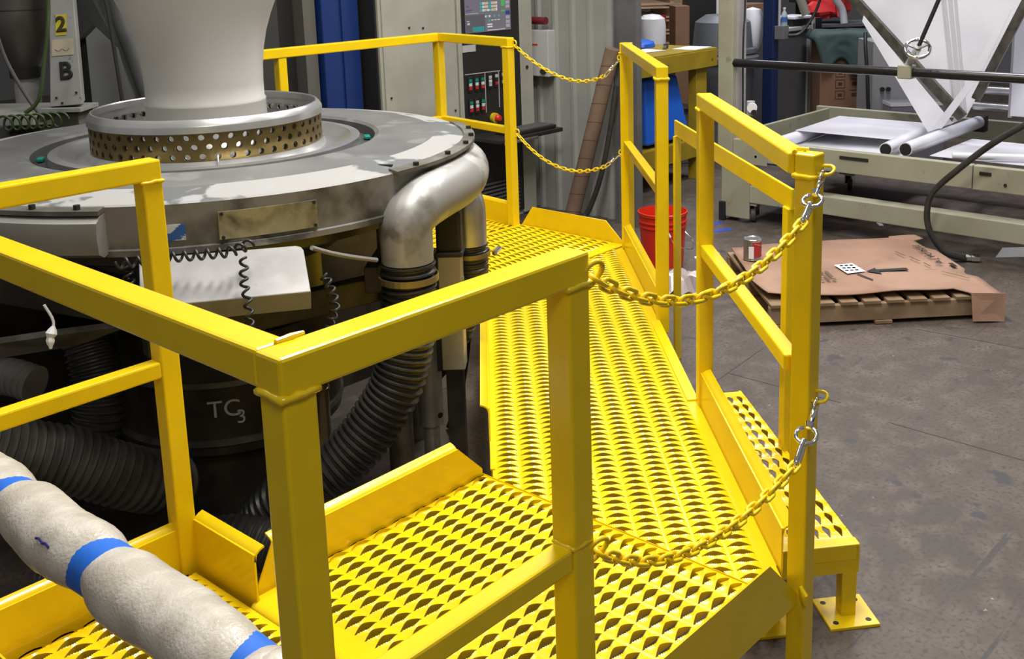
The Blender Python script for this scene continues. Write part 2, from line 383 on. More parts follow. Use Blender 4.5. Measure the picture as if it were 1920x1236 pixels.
obj('weld_bead', MB().tube([(.03, .051, H+.001), (.0512, .05, H+.001), (.072, .052, H+.001)], [.004, .006, .003], 8), YEL, N, smooth=True)
toe(N, (.05, 1.338), (.545, 1.338), (0, 1)); toe(N, (.583, 1.335), (.583, 1.062), (1, 0), h=.132, fl=.03)
toe(N, (.612, 1.10), (1.388, 1.10), (0, 1), c0=.05, c1=.095, h=.118, fl=.032)
toe(N, (.05, .048), (.53, .048), (0, -1), fl=0); toe(N, (.048, .05), (.048, 1.33), (-1, 0), fl=0)
toe(N, (.578, .105), (1.478, .105), (0, -1), z0=-.062, h=.105, c1=.135, fl=0, zc=-.035)
# ---- long diagonal walkway beside the machine
Wk = thing('access_platform', 'long yellow walkway section of wavy safety grating between two guardrails', 'platform', (2.3, 1.3, FZ))
WLt, WRt = .230, .944
grating(Wk, (0, 0), (1, -1), (1, 1), WLt+.004, WRt-.003, 1.0, 4.3, WLt+.050, 1.0, clips=(((1.397, 0), (-1, 0)), ((0, 2.295), (0, 1)), ((0, .114), (0, -1))), z=-.004)
A = SW; lft0 = (1.394, 1.394-WLt*R2); lft1 = (2.30+WLt*R2, 2.30)
edge(Wk, (lft0[0]+.05, lft0[1]+.03), (lft1[0]+.01, lft1[1]-.01), z0=-.13, z1=-.008); edge(Wk, A(1.2, WRt-.01), A(4.15, WRt-.01), z0=-.065, z1=-.008)
strip(Wk, [tuple(A(2.212, WRt-.035)[:2]), tuple(A(3.03, WRt-.035)[:2]), tuple(A(3.03, WRt+.004)[:2]), tuple(A(2.212, WRt+.004)[:2])], z1=.002)
strip(Wk, [tuple(A(1.79, WLt-.003)[:2]), tuple(A(3.4, WLt-.003)[:2]), tuple(A(3.4, WLt+.012)[:2]), tuple(A(1.79, WLt+.012)[:2])], z1=.001)
Fc = (1.505, .107); Gc = A(2.187, .964); Ec = A(3.055, .964); E2 = (3.642, 2.268)
post(Wk, Fc, FZ, H); post(Wk, Gc, -.06, H-.05, PI/4); post(Wk, Ec, -.06, H-.05, PI/4); post(Wk, E2, FZ, H)
for c in (Fc, E2): plate(Wk, c)
for s in (1.9, 3.6):
    for w in (.27, .91): post(Wk, A(s, w), FZ, -.06, PI/4, .04); plate(Wk, A(s, w), PI/4, .12)
rail(Wk, A(1.15, .966), A(2.213, .964), H, .05); rail(Wk, A(3.03, .964), A(4.17, .968), H, .05)
rail(Wk, A(1.17, .966), A(2.162, .964), HM, .041, 'mid_rail'); rail(Wk, A(3.08, .964), A(4.15, .968), HM, .041, 'mid_rail')
weld(Wk, Fc, z=H-.052, r=.006); weld(Wk, Gc, rz=PI/4, z=H-.051); weld(Wk, Ec, rz=PI/4, z=H-.051, r=.006); weld(Wk, E2, z=H-.051)
obj('weld_bead', MB().tube([Vector((1.485, .135, H+.001)), Vector((1.51, .15, H+.001)), Vector((1.533, .125, H+.001))], [.006, .009, .005], 8), YEL, Wk, smooth=True)
obj('weld_bead', MB().tube([Vector((1.476, .076, -.055)), Vector((1.474, .078, -.03)), Vector((1.476, .09, -.01))], [.006, .009, .004], 8), YEL, Wk, smooth=True)
toe(Wk, tuple(A(1.16, .945)[:2]), tuple(A(2.165, .945)[:2]), (1, -1), fl=.034); toe(Wk, tuple(A(3.075, .945)[:2]), tuple(A(4.16, .945)[:2]), (1, -1), fl=.034)
toe(Wk, tuple(A(1.98, WLt)[:2]), tuple(A(3.3, WLt)[:2]), (-1, 1), c0=.03, c1=.05, h=.10, fl=.03)

# ---- far section by the control cabinet
Fs = thing('access_platform', 'yellow platform section with guardrail in front of the control cabinet', 'platform', (3.1, 3.0, FZ))
grating(Fs, (0, 0), (0, 1), (1, 0), 2.304, 3.04, 2.62, 3.66, 2.41, 2.70, name='grating')
grating(Fs, (0, 0), (1, 0), (0, 1), 2.62, 3.66, 3.06, 3.68, 2.70, 3.10, name='grating')
strip(Fs, [(2.62, 2.300), (3.66, 2.300), (3.66, 2.37), (2.62, 2.37)], z1=.003)
edge(Fs, (2.63, 2.322), (3.66, 2.322)); edge(Fs, (3.65, 2.3), (3.65, 3.7)); edge(Fs, (2.63, 3.05), (3.65, 3.05), z1=.002); edge(Fs, (2.0, 3.70), (3.66, 3.70)); edge(Fs, (2.625, 2.3), (2.625, 3.7))
Dc = (3.616, 3.068); D2 = (3.70, 3.72); D3 = (2.585, 3.72)
for c in (Dc, D2, D3, (2.02, 3.72)):
    post(Fs, c, FZ, H-.049); plate(Fs, c)
rail(Fs, (3.614, 3.043), (3.70, 3.72), H, .05); rail(Fs, (3.72, 3.715), (1.99, 3.715), H, .05)
rail(Fs, (3.62, 3.09), (3.70, 3.70), HM, .041, 'mid_rail'); rail(Fs, (3.69, 3.715), (2.0, 3.715), HM, .041, 'mid_rail')
weld(Fs, Dc, z=H-.051); weld(Fs, D2, z=H-.051)
toe(Fs, (3.612, 3.09), (3.68, 3.69), (1, 0)); toe(Fs, (3.66, 3.70), (2.0, 3.70), (0, 1))
toe(Fs, (3.652, 3.040), (3.652, 2.297), (1, 0), z0=-.04, h=.115, c0=.085, c1=.13, fl=0, zc=.0)

# ---- low step outside the walkway, with its own hand rail
nr = Vector((1.983, .170, 0)); fr = Vector((2.727, 1.023, 0)); ds = (fr-nr).normalized(); na = Vector((-ds.y, ds.x, 0)); SL = (fr-nr).length; SWi = .285
St = thing('platform_step', 'low yellow step of expanded grating standing outside the walkway rail on a square foot', 'step', (2.25, .75, FZ))
zs = -.16; rzs = math.atan2(ds.y, ds.x)
grating(St, (nr.x, nr.y), (ds.x, ds.y), (na.x, na.y), .035, SL-.01, .006, SWi, .085, .033, z=zs-.006, name='grating', bb=.0112)
ctr = nr+ds*.02+na*(SWi/2)
obj('end_skirt', MB().rbox((ctr.x, ctr.y, zs-.026), (.04, SWi, .05), rzs), YEL, St, bevel=.003)
for k, a in enumerate((nr+na*.006, nr+na*(SWi-.006))):
    b = a+ds*SL; obj('side_skirt', MB().beam((a.x, a.y, zs-.03), (b.x, b.y, zs-.03), .01, .045), YEL, St)
for s in (.025, SL-.03):
    a = nr+ds*s; b = a+na*SWi; obj('cross_tube', MB().beam((a.x, a.y, zs-.072), (b.x, b.y, zs-.072), .045, .042), YEL, St, bevel=.003)
    for w in (.028, SWi-.028):
        q = a+na*w; obj('leg', MB().rbox((q.x, q.y, (FZ+zs-.09)/2), (.045, .045, zs-.09-FZ), rzs), YEL, St, bevel=.003); plate(St, q, rzs)
p1 = Vector((3.34, 1.757)); p2 = Vector((2.385, .640)); dv = (p2-p1).normalized(); rz = math.atan2(dv.y, dv.x)
obj('hand_rail', MB().beam((p1.x, p1.y, .721), (p2.x+dv.x*.03, p2.y+dv.y*.03, .721), .012, .072), YEL, St, bevel=.003)
obj('post', MB().rbox((p1.x+dv.x*.03, p1.y+dv.y*.03, (FZ+.69)/2), (.012, .057, .69-FZ), rz+PI/4), YEL, St, bevel=.003)
obj('post', MB().rbox((p2.x, p2.y, (FZ+.69)/2), (.05, .03, .69-FZ), rz), YEL, St, bevel=.003)

# ---- foam sleeve taped round the mid rail
ft = thing('foam_sleeve', 'bubbled white foam sleeve taped in blue round the mid rail', 'foam wrap', (.025, .7, .55))
tapes = [1.235, .93, .585, .155, -10]; lo_ = .052; yb = [1.31, .93, .585, .155, .078]
for y1, y0 in zip(yb, yb[1:]):
    n = 26; P = []; R = []; L = y1-y0
    for i in range(n+1):
        t = i/n; P.append((.025+.004*math.sin(9*t+y0*20), y1-L*t, .552+.004*math.cos(7*t))); R.append(.041+.019*min(1, math.sin(PI*t)*1.7)**.8+random.uniform(-.0008, .0008))
    mb = MB().tube(P, R, 28, cap=False)
    mb.v = [tuple(Vector(v)+Vector((0, 0, 1))*.004*noise.noise(Vector(v)*14)+Vector((1, 0, 0))*.006*noise.noise(Vector(v)*9+Vector((5, 2, 1)))) for v in mb.v]
    obj('sleeve', mb, FOAM, ft, smooth=True, ang=80)
for y in yb[1:4]:
    P = [(.025, y+d, .552) for d in (-.045, -.043, -.02, 0, .02, .043, .045)]
    obj('tape_band', MB().tube(P, [.047, .0515, .0505, .0500, .0505, .0515, .047], 28, cap=False), TAPE, ft, smooth=True, ang=50)
obj('marker_scribble', MB().tube([Vector((-.028, .665+.012*k, .588+.004*(k % 2))) for k in range(5)], .0022, 5), mat('navy_marker', (.01, .01, .12), .5), ft)

# ---- safety chains
def link_mesh(L, Wd, r):
    P = []; R = Wd/2-r; hs = L/2-r-R
    for k in range(8): a = -PI/2+PI*k/7; P.append((hs+R*math.cos(a), R*math.sin(a), 0))
    for k in range(8): a = PI/2+PI*k/7; P.append((-hs+R*math.cos(a), R*math.sin(a), 0))
    mb = MB().tube(P, r, 8, closed=True)
    me = bpy.data.meshes.new('link'); me.from_pydata(mb.v, [], mb.f); me.polygons.foreach_set('use_smooth', [True]*len(me.polygons)); me.update(); return me
def stadium(c, ax, up, L, r, w):
    c = Vector(c); up = Vector(up).normalized(); ax = Vector(ax); ax = (ax-up*ax.dot(up)).normalized(); P = []
    for k in range(24):
        a = 2*PI*k/24+PI/24; x = math.cos(a)*r; P.append(c+ax*(x+math.copysign(L/4, x))+up*(math.sin(a)*r))
    return MB().tube(P, w, 8, closed=True), ax
def chain(label, owner0, ring0, ax0, owner1, ring1, ax1, tz, P0, P1, t1, L, Wd, r, rr, rw, stop):
    """yellow chain from a welded ring to a chrome snap hook on a second welded ring"""
    co = np.polyfit([t for t, z in tz], [z for t, z in tz], 4)
    raw = [Vector((P0[0]+(P1[0]-P0[0])*t, P0[1]+(P1[1]-P0[1])*t, float(np.polyval(co, t)))) for t in np.linspace(0, t1, 121)]
    pitch = L-4*r-.0004; d0 = (raw[8]-raw[0]).normalized(); c0_ = Vector(ring0); c1_ = Vector(ring1)
    mb, axn = stadium(c0_, ax0, d0, .032, rr, rw); obj('chain_ring', mb, YEL, owner0, smooth=True, ang=80)
    start = c0_+d0*(rr-rw-r-.0014-(.0018 if rr > .017 else 0))+d0*(L/2-r)-d0*(pitch/2)
    pts = [p+(start-raw[0])*(1-i/120) for i, p in enumerate(raw)]
    T = thing('safety_chain', label, 'chain', tuple(pts[60])); me = link_mesh(L, Wd, r); me.materials.append(YEL)
    Q = resample(pts, pitch); n0 = axn.cross(d0).normalized()
    d_prev = None; y = d0.cross(axn).normalized()
    for i in range(len(Q)-1):
        d = (Q[i+1]-Q[i]).normalized(); y = (y-d*y.dot(d)).normalized()
        share('link', me, basis((Q[i]+Q[i+1])/2, d, y), T); y = d.cross(y)
    e = Q[-1]; d2 = (e-c1_).normalized(); mb, ax2 = stadium(c1_, ax1, d2, .026*stop, .0145*stop, .0042*stop); obj('chain_ring', mb, YEL, owner1, smooth=True, ang=80)
    Lh, Wh, rh = .040*stop, .026*stop, .0034*stop
    hc_ = c1_+d2*(.0145*stop-.0042*stop-rh-.0004)+d2*(Lh/2-rh)
    mh = link_mesh(Lh, Wh, rh); mh.materials.append(CHR); share('snap_hook', mh, basis(hc_, d2, ax2.cross(d2)), T)
    he = hc_+d2*(Lh/2-rh); D = (e-he).length; k = D/.085; dd = (e-he).normalized()
    obj('snap_barrel', MB().tube([he, he+dd*.018*k, he+dd*.020*k, he+dd*.028*k], [.005*k, .005*k, .0075*k, .0045*k], 10), CHR, T, smooth=True, ang=50)
    sd = dd.cross(Vector((0, 0, 1))).normalized(); c = he+dd*.040*k
    obj('swivel_loop', MB().tube([c+(-dd*(math.cos(x)*.013)+sd*(math.sin(x)*.0155))*k for x in np.linspace(.45, 2*PI-.45, 18)], .0032*k, 8), CHR, T, smooth=True, ang=80)
    mc = link_mesh(.050*k, .019*k, .0036*k); mc.materials.append(CHR); share('quick_link', mc, basis(e-dd*.016*k, dd, dd.cross(sd)), T)
    return T
up = [(0, 1.028), (.094, .976), (.191, .941), (.319, .904), (.436, .887), (.565, .885), (.706, .901), (.859, .940), (.93, .965)]
lo = [(0, .530), (.122, .458), (.249, .404), (.367, .376), (.522, .357), (.665, .354), (.806, .364), (.90, .378)]
Z3 = (0, -.4, 1); Y3 = (0, 1, 0)
chain('upper yellow chain across the near opening, clipped by chrome hook to the post top', N, (.583, .004, 1.024), Z3, Wk, (1.508, .0695, 1.030), Y3, up, (.60, -.002), (1.502, .060), .875, .050, .027, .0042, .019, .0046, 1.0)
chain('lower yellow chain hung across the near opening above the sloped toe board', N, (.583, .004, .542), Z3, Wk, (1.506, .0695, .482), Y3, lo, (.60, -.002), (1.502, .060), .885, .050, .027, .0042, .019, .0046, 1.0)
up = [(0, 1.035), (.19, .949), (.412, .883), (.682, .858), (.892, .899), (.95, .925)]
lo = [(0, .535), (.161, .449), (.388, .384), (.664, .373), (.878, .421), (.95, .445)]
chain('upper thin yellow chain across the far opening before the ribbed wall', Fs, (3.630, 3.036, 1.030), (0, 0, 1), Wk, (3.635, 2.300, .985), (0, 0, 1), up, (3.64, 3.03), (3.63, 2.31), .88, .042, .022, .0034, .015, .0040, .9)
chain('lower thin yellow chain across the far opening before the ribbed wall', Fs, (3.630, 3.036, .535), (0, 0, 1), Wk, (3.635, 2.300, .495), (0, 0, 1), lo, (3.64, 3.03), (3.63, 2.31), .88, .042, .022, .0034, .015, .0040, .9)
# ================================================================ blown-film machine
MC = (1.36, 2.40)
MA = thing('film_blowing_machine', 'round grey metal air-ring machine with perforated bronze collar and worn paint', 'machine', (MC[0], MC[1], FZ))
c0 = (MC[0], MC[1], 0)
# top disc: flat plate with a groove, raised lip and dished centre
obj('disc_plate', MB().lathe([(.583, .85), (.583, .888), (.597, .896), (.80, .893)], c0, 128), DISC, MA, smooth=True, ang=25)
obj('disc_bevel', MB().lathe([(.80, .893), (.918, .874), (.924, .869)], c0, 128), FLAKE, MA, smooth=True, ang=25)
obj('disc_side', MB().lathe([(.924, .869), (.922, .748), (.930, .745), (.930, .728), (.80, .716), (.55, .715)], c0, 128), SIDE, MA, smooth=True, ang=25)
obj('groove_floor', MB().lathe([(.52, .862), (.586, .856)], c0, 96), DARK, MA)
obj('dish', MB().lathe([(.530, .85), (.528, .889), (.497, .891), (.490, .886), (.455, .868), (.425, .862), (.405, .866), (.400, .888), (.37, .888)], c0, 128), ALU2, MA, smooth=True, ang=25)
for dg in (148, -34):
    p = polar(MC, .556, dg, .868); obj('green_clip', MB().rbox(p, (.05, .022, .012), math.radians(dg+90)), TEAL, MA, bevel=.003)
# collar: outer bronze band with three staggered rows of holes, inner band, rim
def perforated(name, r0, r1, z0, z1, n, rows, rh, m_, parent):
    mb = MB(); hz = (z1-z0)/rows; da = 2*PI/n; K = 12
    for k in range(rows):
        zc = z0+hz*(k+.5)
        for i in range(n):
            ac = da*(i+(.5 if k % 2 else 0)); v = []
            for q in range(K):
                t = 2*PI*q/K+PI/4; cx, sx = math.cos(t), math.sin(t); s = 1/max(abs(cx), abs(sx)); a = ac+cx*s*da/2; z = zc+sx*s*hz/2
                v.append((MC[0]+r0*math.cos(a), MC[1]+r0*math.sin(a), z))
            for rr in (r0, r1):
                for q in range(K):
                    t = 2*PI*q/K+PI/4; a = ac+math.cos(t)*rh/r0; z = zc+math.sin(t)*rh
                    v.append((MC[0]+rr*math.cos(a), MC[1]+rr*math.sin(a), z))
            mb.add(v, [(q, (q+1) % K, K+(q+1) % K, K+q) for q in range(K)]+[(K+q, K+(q+1) % K, 2*K+(q+1) % K, 2*K+q) for q in range(K)])
    return obj(name, mb, m_, parent)
perforated('collar_band', .394, .386, .887, .980, 52, 3, .0108, BRASS, MA)
perforated('inner_band', .376, .368, .887, .980, 52, 3, .0100, ALU, MA)
obj('collar_rim', MB().lathe([(.372, .975), (.376, 1.020), (.379, 1.024), (.384, 1.023), (.398, 1.004), (.399, 1.001), (.399, .981), (.394, .979), (.372, .979)], c0, 128), ALU2, MA, smooth=True, ang=25)
obj('collar_wall', MB().lathe([(.373, 1.0), (.374, .98)], c0, 96), ALU2, MA, smooth=True)
obj('pin', MB().cyl(polar(MC, .410, -118, .862), polar(MC, .410, -118, .91), .004, 10), CHR, MA)
obj('die_lip', MB().lathe([(.02, .90), (.22, .905), (.225, .925), (.26, .925), (.28, .90), (.40, .885)], c0, 96), STEEL, MA, smooth=True)
# right manifold duct with elbow, left manifold, clamp strips and bolts
def arc(r, a0, a1, z, n): return [polar(MC, r, a0+(a1-a0)*i/n, z) for i in range(n+1)]
e1 = polar(MC, .95, -85, 0)
P = [(e1[0], e1[1], .590), (e1[0], e1[1], .64), (e1[0], e1[1], .70), polar(MC, .950, -84, .728), polar(MC, .947, -81, .752), polar(MC, .940, -76, .764)]+[polar(MC, .932-.05*i/12, -68+54*i/12, .768) for i in range(13)]
P = spline(P, 4); n = len(P); R = [.081+.004*min(1, i/n*3)-.022*max(0, (i/n-.45)/.55) for i in range(n)]
obj('manifold_duct', MB().tube(P, R, 28), mat('galvanised_duct', (.30, .295, .275), .46, .3, col2=(.42, .41, .39), nscale=5, lo=.52, hi=.56, col3=(.18, .175, .15), n3=7, lo3=.56, hi3=.66, bump=.15, bscale=25), MA, smooth=True, ang=60)
pr = [(.905, .883), (.945, .878), (.945, .866), (.905, .868)]
obj('clamp_strip', MB().lathe(pr, c0, 30, math.radians(-86), math.radians(-24), closed=True), STEEL, MA)
for a in (-80, -68, -56, -46, -36):
    p = polar(MC, .932, a, .878); obj('bolt', MB().cyl(p, (p[0], p[1], .890), .010, 6), BLK, MA)
e2 = polar(MC, .915, -51.5, 0)
P = [(e2[0], e2[1], .50), (e2[0], e2[1], .60), polar(MC, .91, -51, .645), polar(MC, .885, -47.5, .672), polar(MC, .84, -42, .682), polar(MC, .79, -32, .682)]
obj('lower_elbow', MB().tube(spline(P, 5), .066, 24), ALU, MA, smooth=True, ang=60)
obj('manifold_duct', MB().lathe([(.86, .745), (.955, .735), (.985, .75), (.992, .80), (.985, .838), (.955, .852), (.86, .862)], c0, 40, math.radians(-205), math.radians(-139), closed=True), mat('left_duct_metal', (.34, .335, .31), .36, .5, col2=(.24, .235, .21), nscale=3), MA, smooth=True, ang=40)
obj('clamp_strip', MB().lathe([(.90, .873), (.965, .868), (.965, .855), (.90, .858)], c0, 30, math.radians(-205), math.radians(-139), closed=True), STEEL, MA)
for a in (-143, -151, -160, -170, -180):
    p = polar(MC, .945, a, .87); obj('bolt', MB().cyl(p, (p[0], p[1], .882), .010, 6), BLK, MA)
# plates and stickers on the rim
obj('name_plate', MB().lathe([(.9235, .838), (.929, .838), (.929, .758), (.9235, .758)], c0, 14, math.radians(-120.5), math.radians(-103.2), closed=True), mat('oily_name_plate', (.42, .38, .22), .35, .5, col2=(.10, .095, .05), nscale=9, lo=.45, hi=.62, col3=(.5, .46, .3), n3=4, lo3=.5, hi3=.6), MA)
for a in (-119.9, -103.8):
    for z in (.832, .764):
        p = polar(MC, .929, a, z); q = polar(MC, .934, a, z); obj('screw', MB().cyl(p, q, .005, 8), BLK, MA)
obj('torn_sticker', MB().lathe([(.9235, .812), (.9265, .812), (.9265, .766), (.9235, .766)], c0, 8, math.radians(-130.5), math.radians(-126), closed=True), mat('blue_white_sticker', (.62, .64, .66), .5, col2=(.03, .10, .35), nscale=20, lo=.50, hi=.53), MA)
p = polar(MC, .86, -84, .8835); obj('slot', MB().rbox(p, (.045, .014, .006), math.radians(-60)), INK, MA)
# body under the disc
obj('lower_ring', MB().lathe([(.60, .715), (.79, .712), (.78, .66), (.68, .645), (.60, .60)], c0, 96), RUB, MA, smooth=True)
obj('die_body', MB().lathe([(.02, .715), (.42, .715), (.44, .52), (.36, .50), (.36, .30), (.40, .28), (.40, -.13), (.33, -.17), (.33, FZ)], c0, 64), GREASE, MA, smooth=True, ang=30)
for z, r in ((.125, .405), (-.085, .405)): obj('heater_band', MB().lathe([(r-.01, z-.012), (r+.004, z-.010), (r+.004, z+.010), (r-.01, z+.012)], c0, 64, closed=True), STEEL, MA)
obj('extruder_block', MB().box(1.7, 2.57, 2.75, 3.4, FZ, .70), GREASE, MA); obj('extruder_block', MB().box(.6, 1.5, 2.85, 3.4, FZ, .70), GREASE, MA)
for a in (-68, -25, 130):
    b = polar(MC, .70, a, 0); obj('support_leg', MB().cyl((b[0], b[1], FZ), (b[0], b[1], .70), .045, 20), STEEL, MA, smooth=True)
for a0, a1, z in ((-140, -60, .40), (-200, -130, .47), (-80, -20, .47)):
    p, q = polar(MC, .72, a0, z), polar(MC, .72, a1, z); obj('cross_beam', MB().beam(p, q, .05, .09), GREASE, MA, bevel=.004)
obj('curved_bracket', MB().prism([polar(MC, .95, -168, .44), polar(MC, .93, -150, .50), polar(MC, .86, -138, .505), polar(MC, .86, -150, .44), polar(MC, .9, -168, .385)], (0, .02, .012)), STEEL, MA)
def bodytext(s, size, deg, z, tilt):
    p = polar(MC, .4035, deg, z); x = Vector((-math.sin(math.radians(deg)), math.cos(math.radians(deg)), tilt)); text('chalk_letters', s, size, basis(p, x, (0, 0, 1)), CHALK, MA)
bodytext('TC', .085, -125, .035, .0); bodytext('3', .07, -117.5, .0, .0)
obj('polished_cylinder', MB().lathe([(0, .27), (.068, .27), (.072, .265), (.072, .13), (.075, .128), (.075, .115), (.072, .113), (.072, -.06), (0, -.07)], (1.285, 1.815, 0), 32), mat('polished_bronze', (.42, .33, .2), .2, .9), MA, smooth=True, ang=30)
# ---- film bubble
BB = tag(obj('film_bubble', MB().lathe([(0.2053, 0.925), (0.2053, 1.035), (0.2066, 1.04), (0.201, 1.047), (0.201, 1.1), (0.2036, 1.16), (0.2114, 1.22), (0.2245, 1.28), (0.2445, 1.34), (0.2697, 1.4), (0.3001, 1.47), (0.335, 1.56), (0.3741, 1.68), (0.4089, 1.85), (0.4263, 2.2), (0.4306, 3.6)], c0, 96), BUB, smooth=True, ang=60), 'translucent white plastic film bubble rising out of the perforated collar', 'plastic film')
# ---- corrugated hoses
def hose(label, pts, R, pitch=.0165, m_=RUB, depth=.10, sp=10):
    P = resample(spline(pts, sp), pitch/4); n = len(P)
    pat = [1.0, 1.0, 1-depth*.9, 1-depth]
    mb = MB().tube(P, [R*pat[i % 4] for i in range(n)], 24)
    return tag(obj('corrugated_hose', mb, m_, smooth=True, ang=28), label, 'hose')
def clamp(label, c, R, z0, z1):
    return tag(obj('hose_clamp', MB().lathe([(R, z0), (R+.004, z0), (R+.004, z1), (R, z1)], (c[0], c[1], 0), 32, closed=True), mat('brass_clamp', (.30, .24, .11), .35, .7)), label, 'clamp')
hose('thick black corrugated hose bending down from the big silver elbow', [(e1[0], e1[1], .586), (e1[0], e1[1], .53), (e1[0], e1[1], .46), (1.43, 1.462, .33), (1.40, 1.48, .20), (1.35, 1.52, .09), (1.27, 1.57, -.02), (1.17, 1.64, -.11), (1.11, 1.74, -.18), (1.07, 1.83, -.28)], .087, .025, depth=.13)
clamp('brass band clamp round the hose under the big silver elbow', e1, .091, .528, .548)
hose('thick dusty black corrugated hose sweeping low on the left under the machine', [(.10, 2.05, .30), (.30, 2.06, .235), (.44, 2.04, .16), (.58, 2.01, .085), (.72, 1.97, -.01), (.82, 1.97, -.07), (.89, 2.0, -.10)], .098, .026, mat('dusty_hose', (.075, .07, .062), .5, col2=(.04, .038, .034), nscale=9))
hose('black corrugated hose rising behind the railing post beneath the disc', [(.855, 2.42, .30), (.845, 2.36, .16), (.825, 2.34, .05), (.79, 2.36, -.06), (.74, 2.42, -.18), (.68, 2.52, -.29)], .085, .022)
hose('black corrugated hose lying across the floor behind the toe board', [(.48, 2.06, -.315), (.62, 1.94, -.285), (.74, 1.82, -.235), (.84, 1.70, -.19), (.92, 1.58, -.185), (.98, 1.46, -.225), (1.01, 1.36, -.31)], .080, .023)
hose('slim black corrugated hose under the small silver elbow', [(e2[0], e2[1], .496), (e2[0], e2[1], .44), (e2[0], e2[1]+.005, .38), (e2[0], e2[1]+.04, .26), (e2[0]-.02, e2[1]+.10, .12), (e2[0]-.05, e2[1]+.19, 0.0), (1.84, 1.98, -.12)], .070, .0205)
clamp('dark band clamp with bright screw under the small silver elbow', e2, .0735, .455, .472)
tag(obj('clamp_screw', MB().cyl((e2[0]+.052, e2[1]-.078, .464), (e2[0]+.092, e2[1]-.063, .470), .011, 12), CHR), 'bright clamp screw sticking out beside the small elbow', 'screw')
hose('pale grey ribbed hose glimpsed under the machine on the left', [(.44, 2.72, .12), (.53, 2.58, .20), (.60, 2.46, .23), (.65, 2.36, .21)], .06, .024, mat('grey_hose', (.22, .21, .20), .6), .08)
# ---- drive unit between the elbows, steel pipe
mt = thing('drive_unit', 'black capped drive motor with a beige label plate between the elbows', 'motor', (1.783, 1.626, FZ))
rzm = math.atan2(-.76, .65)
obj('cap', MB().rbox((1.790, 1.632, .590), (.088, .09, .15), rzm), BLK, mt, bevel=.012, seg=3)
obj('strap', MB().rbox((1.786, 1.628, .512), (.098, .10, .022), rzm), RUB, mt, bevel=.008)
obj('housing', MB().rbox((1.783, 1.626, .30), (.080, .084, .42), rzm), mat('beige_housing', (.45, .40, .27), .45, .2, col2=(.36, .32, .2), nscale=5), mt, bevel=.004)
obj('side_channel', MB().rbox((1.752, 1.660, .30), (.026, .07, .43), rzm), BLK, mt)
obj('label_plate', MB().rbox((1.778, 1.5795, .405), (.033, .004, .052), rzm), mat('motor_sticker', (.5, .47, .4), .5, col2=(.2, .18, .15), nscale=40, lo=.5, hi=.56), mt)
obj('mount_foot', MB().rbox((1.783, 1.626, (FZ+.09)/2), (.06, .06, .49), rzm), GREASE, mt)
pp = tag(obj('steel_pipe', MB().tube([(1.775, 1.76, FZ), (1.775, 1.76, -.165), (1.775, 1.76, -.16), (1.775, 1.76, .27)], [.03, .03, .047, .047], 24), mat('bright_pipe', (.5, .48, .42), .35, .5, col2=(.38, .36, .31), nscale=8), smooth=True), 'dull grey vertical steel pipe beside the bending black hose', 'pipe')
obj('pipe_hole', MB().cyl((1.778, 1.71, -.12), (1.778, 1.715, -.12), .011, 14), INK, pp)
tag(obj('power_cable', MB().tube(spline([(2.05, 1.93, -.388), (2.05, 1.92, -.2), (2.07, 1.90, -.02), (2.10, 1.89, .07), (2.11, 1.90, .0), (2.10, 1.94, -.2), (2.12, 2.05, -.388)], 8), .009, 8), BLK, smooth=True), 'black cable looping down beside the walkway edge', 'cable')
tag(obj('grey_cable', MB().tube(spline([(1.085, 1.448, .715), (1.17, 1.47, .675), (1.26, 1.475, .64), (1.335, 1.47, .615)], 6), .007, 8), mat('grey_rope', (.25, .24, .22), .7), smooth=True), 'grey cable running from the slanted cover to the hose clamp', 'cable')
# ---- slanted grey cover box with coiled cords
cv = [Vector(p) for p in ((.692, 1.688, .735), (1.057, 1.450, .730), (.982, 1.321, .636), (.617, 1.559, .641))]
m = MB(); nrm = (cv[1]-cv[0]).cross(cv[3]-cv[0]).normalized()
if nrm.z < 0: nrm = -nrm
rc = []
for i, p in enumerate(cv):
    a, b = cv[i-1], cv[(i+1) % 4]
    if i < 2: rc += [p+(a-p).normalized()*.02, p+((a-p).normalized()+(b-p).normalized())*.006, p+(b-p).normalized()*.02]
    else: rc.append(p)
m.prism([p-nrm*.074 for p in rc], nrm*.074)
cb = thing('cover_box', 'slanted light grey sheet-metal cover box with coiled cords on it', 'cover', (.85, 1.5, .6))
obj('body', m, mat('galvanised_cover', (.27, .265, .26), .40, .3, col2=(.20, .195, .19), nscale=9, lo=.4, hi=.65, col3=(.2, .19, .17), n3=30, lo3=.68, hi3=.72), cb, bevel=.003)
obj('bracket', MB().beam((.90, 1.55, .64), (1.02, 1.78, .60), .10, .05), GREASE, cb); obj('bracket', MB().beam((.76, 1.66, .62), (.93, 1.86, .60), .06, .05), GREASE, cb)
def coil(label, pts, R, turns_per_m, r=.0042):
    P = resample(spline(pts, 10), .0022); out = []; s = 0
    for i, p in enumerate(P):
        t = (P[min(i+1, len(P)-1)]-P[max(i-1, 0)]).normalized(); ref = Vector((.5, .4, .77)); x = t.cross(ref).normalized(); y = t.cross(x); a = 2*PI*i*.0022*turns_per_m
        out.append(p+(x*math.cos(a)+y*math.sin(a))*R)
    return tag(obj('coiled_cord', MB().tube(out, r, 6), BLK, smooth=True, ang=80), label, 'cord')
coil('black coiled cord stretched along the back edge of the slanted cover', [(.60, 1.63, .752), (.70, 1.56, .757), (.785, 1.49, .760), (.835, 1.455, .762), (.90, 1.46, .768)], .013, 34)
coil('black coiled cord hanging down over the front of the slanted cover', [(.844, 1.416, .748), (.838, 1.408, .728), (.826, 1.395, .690), (.818, 1.372, .640), (.812, 1.362, .580), (.81, 1.37, .5)], .0095, 34)
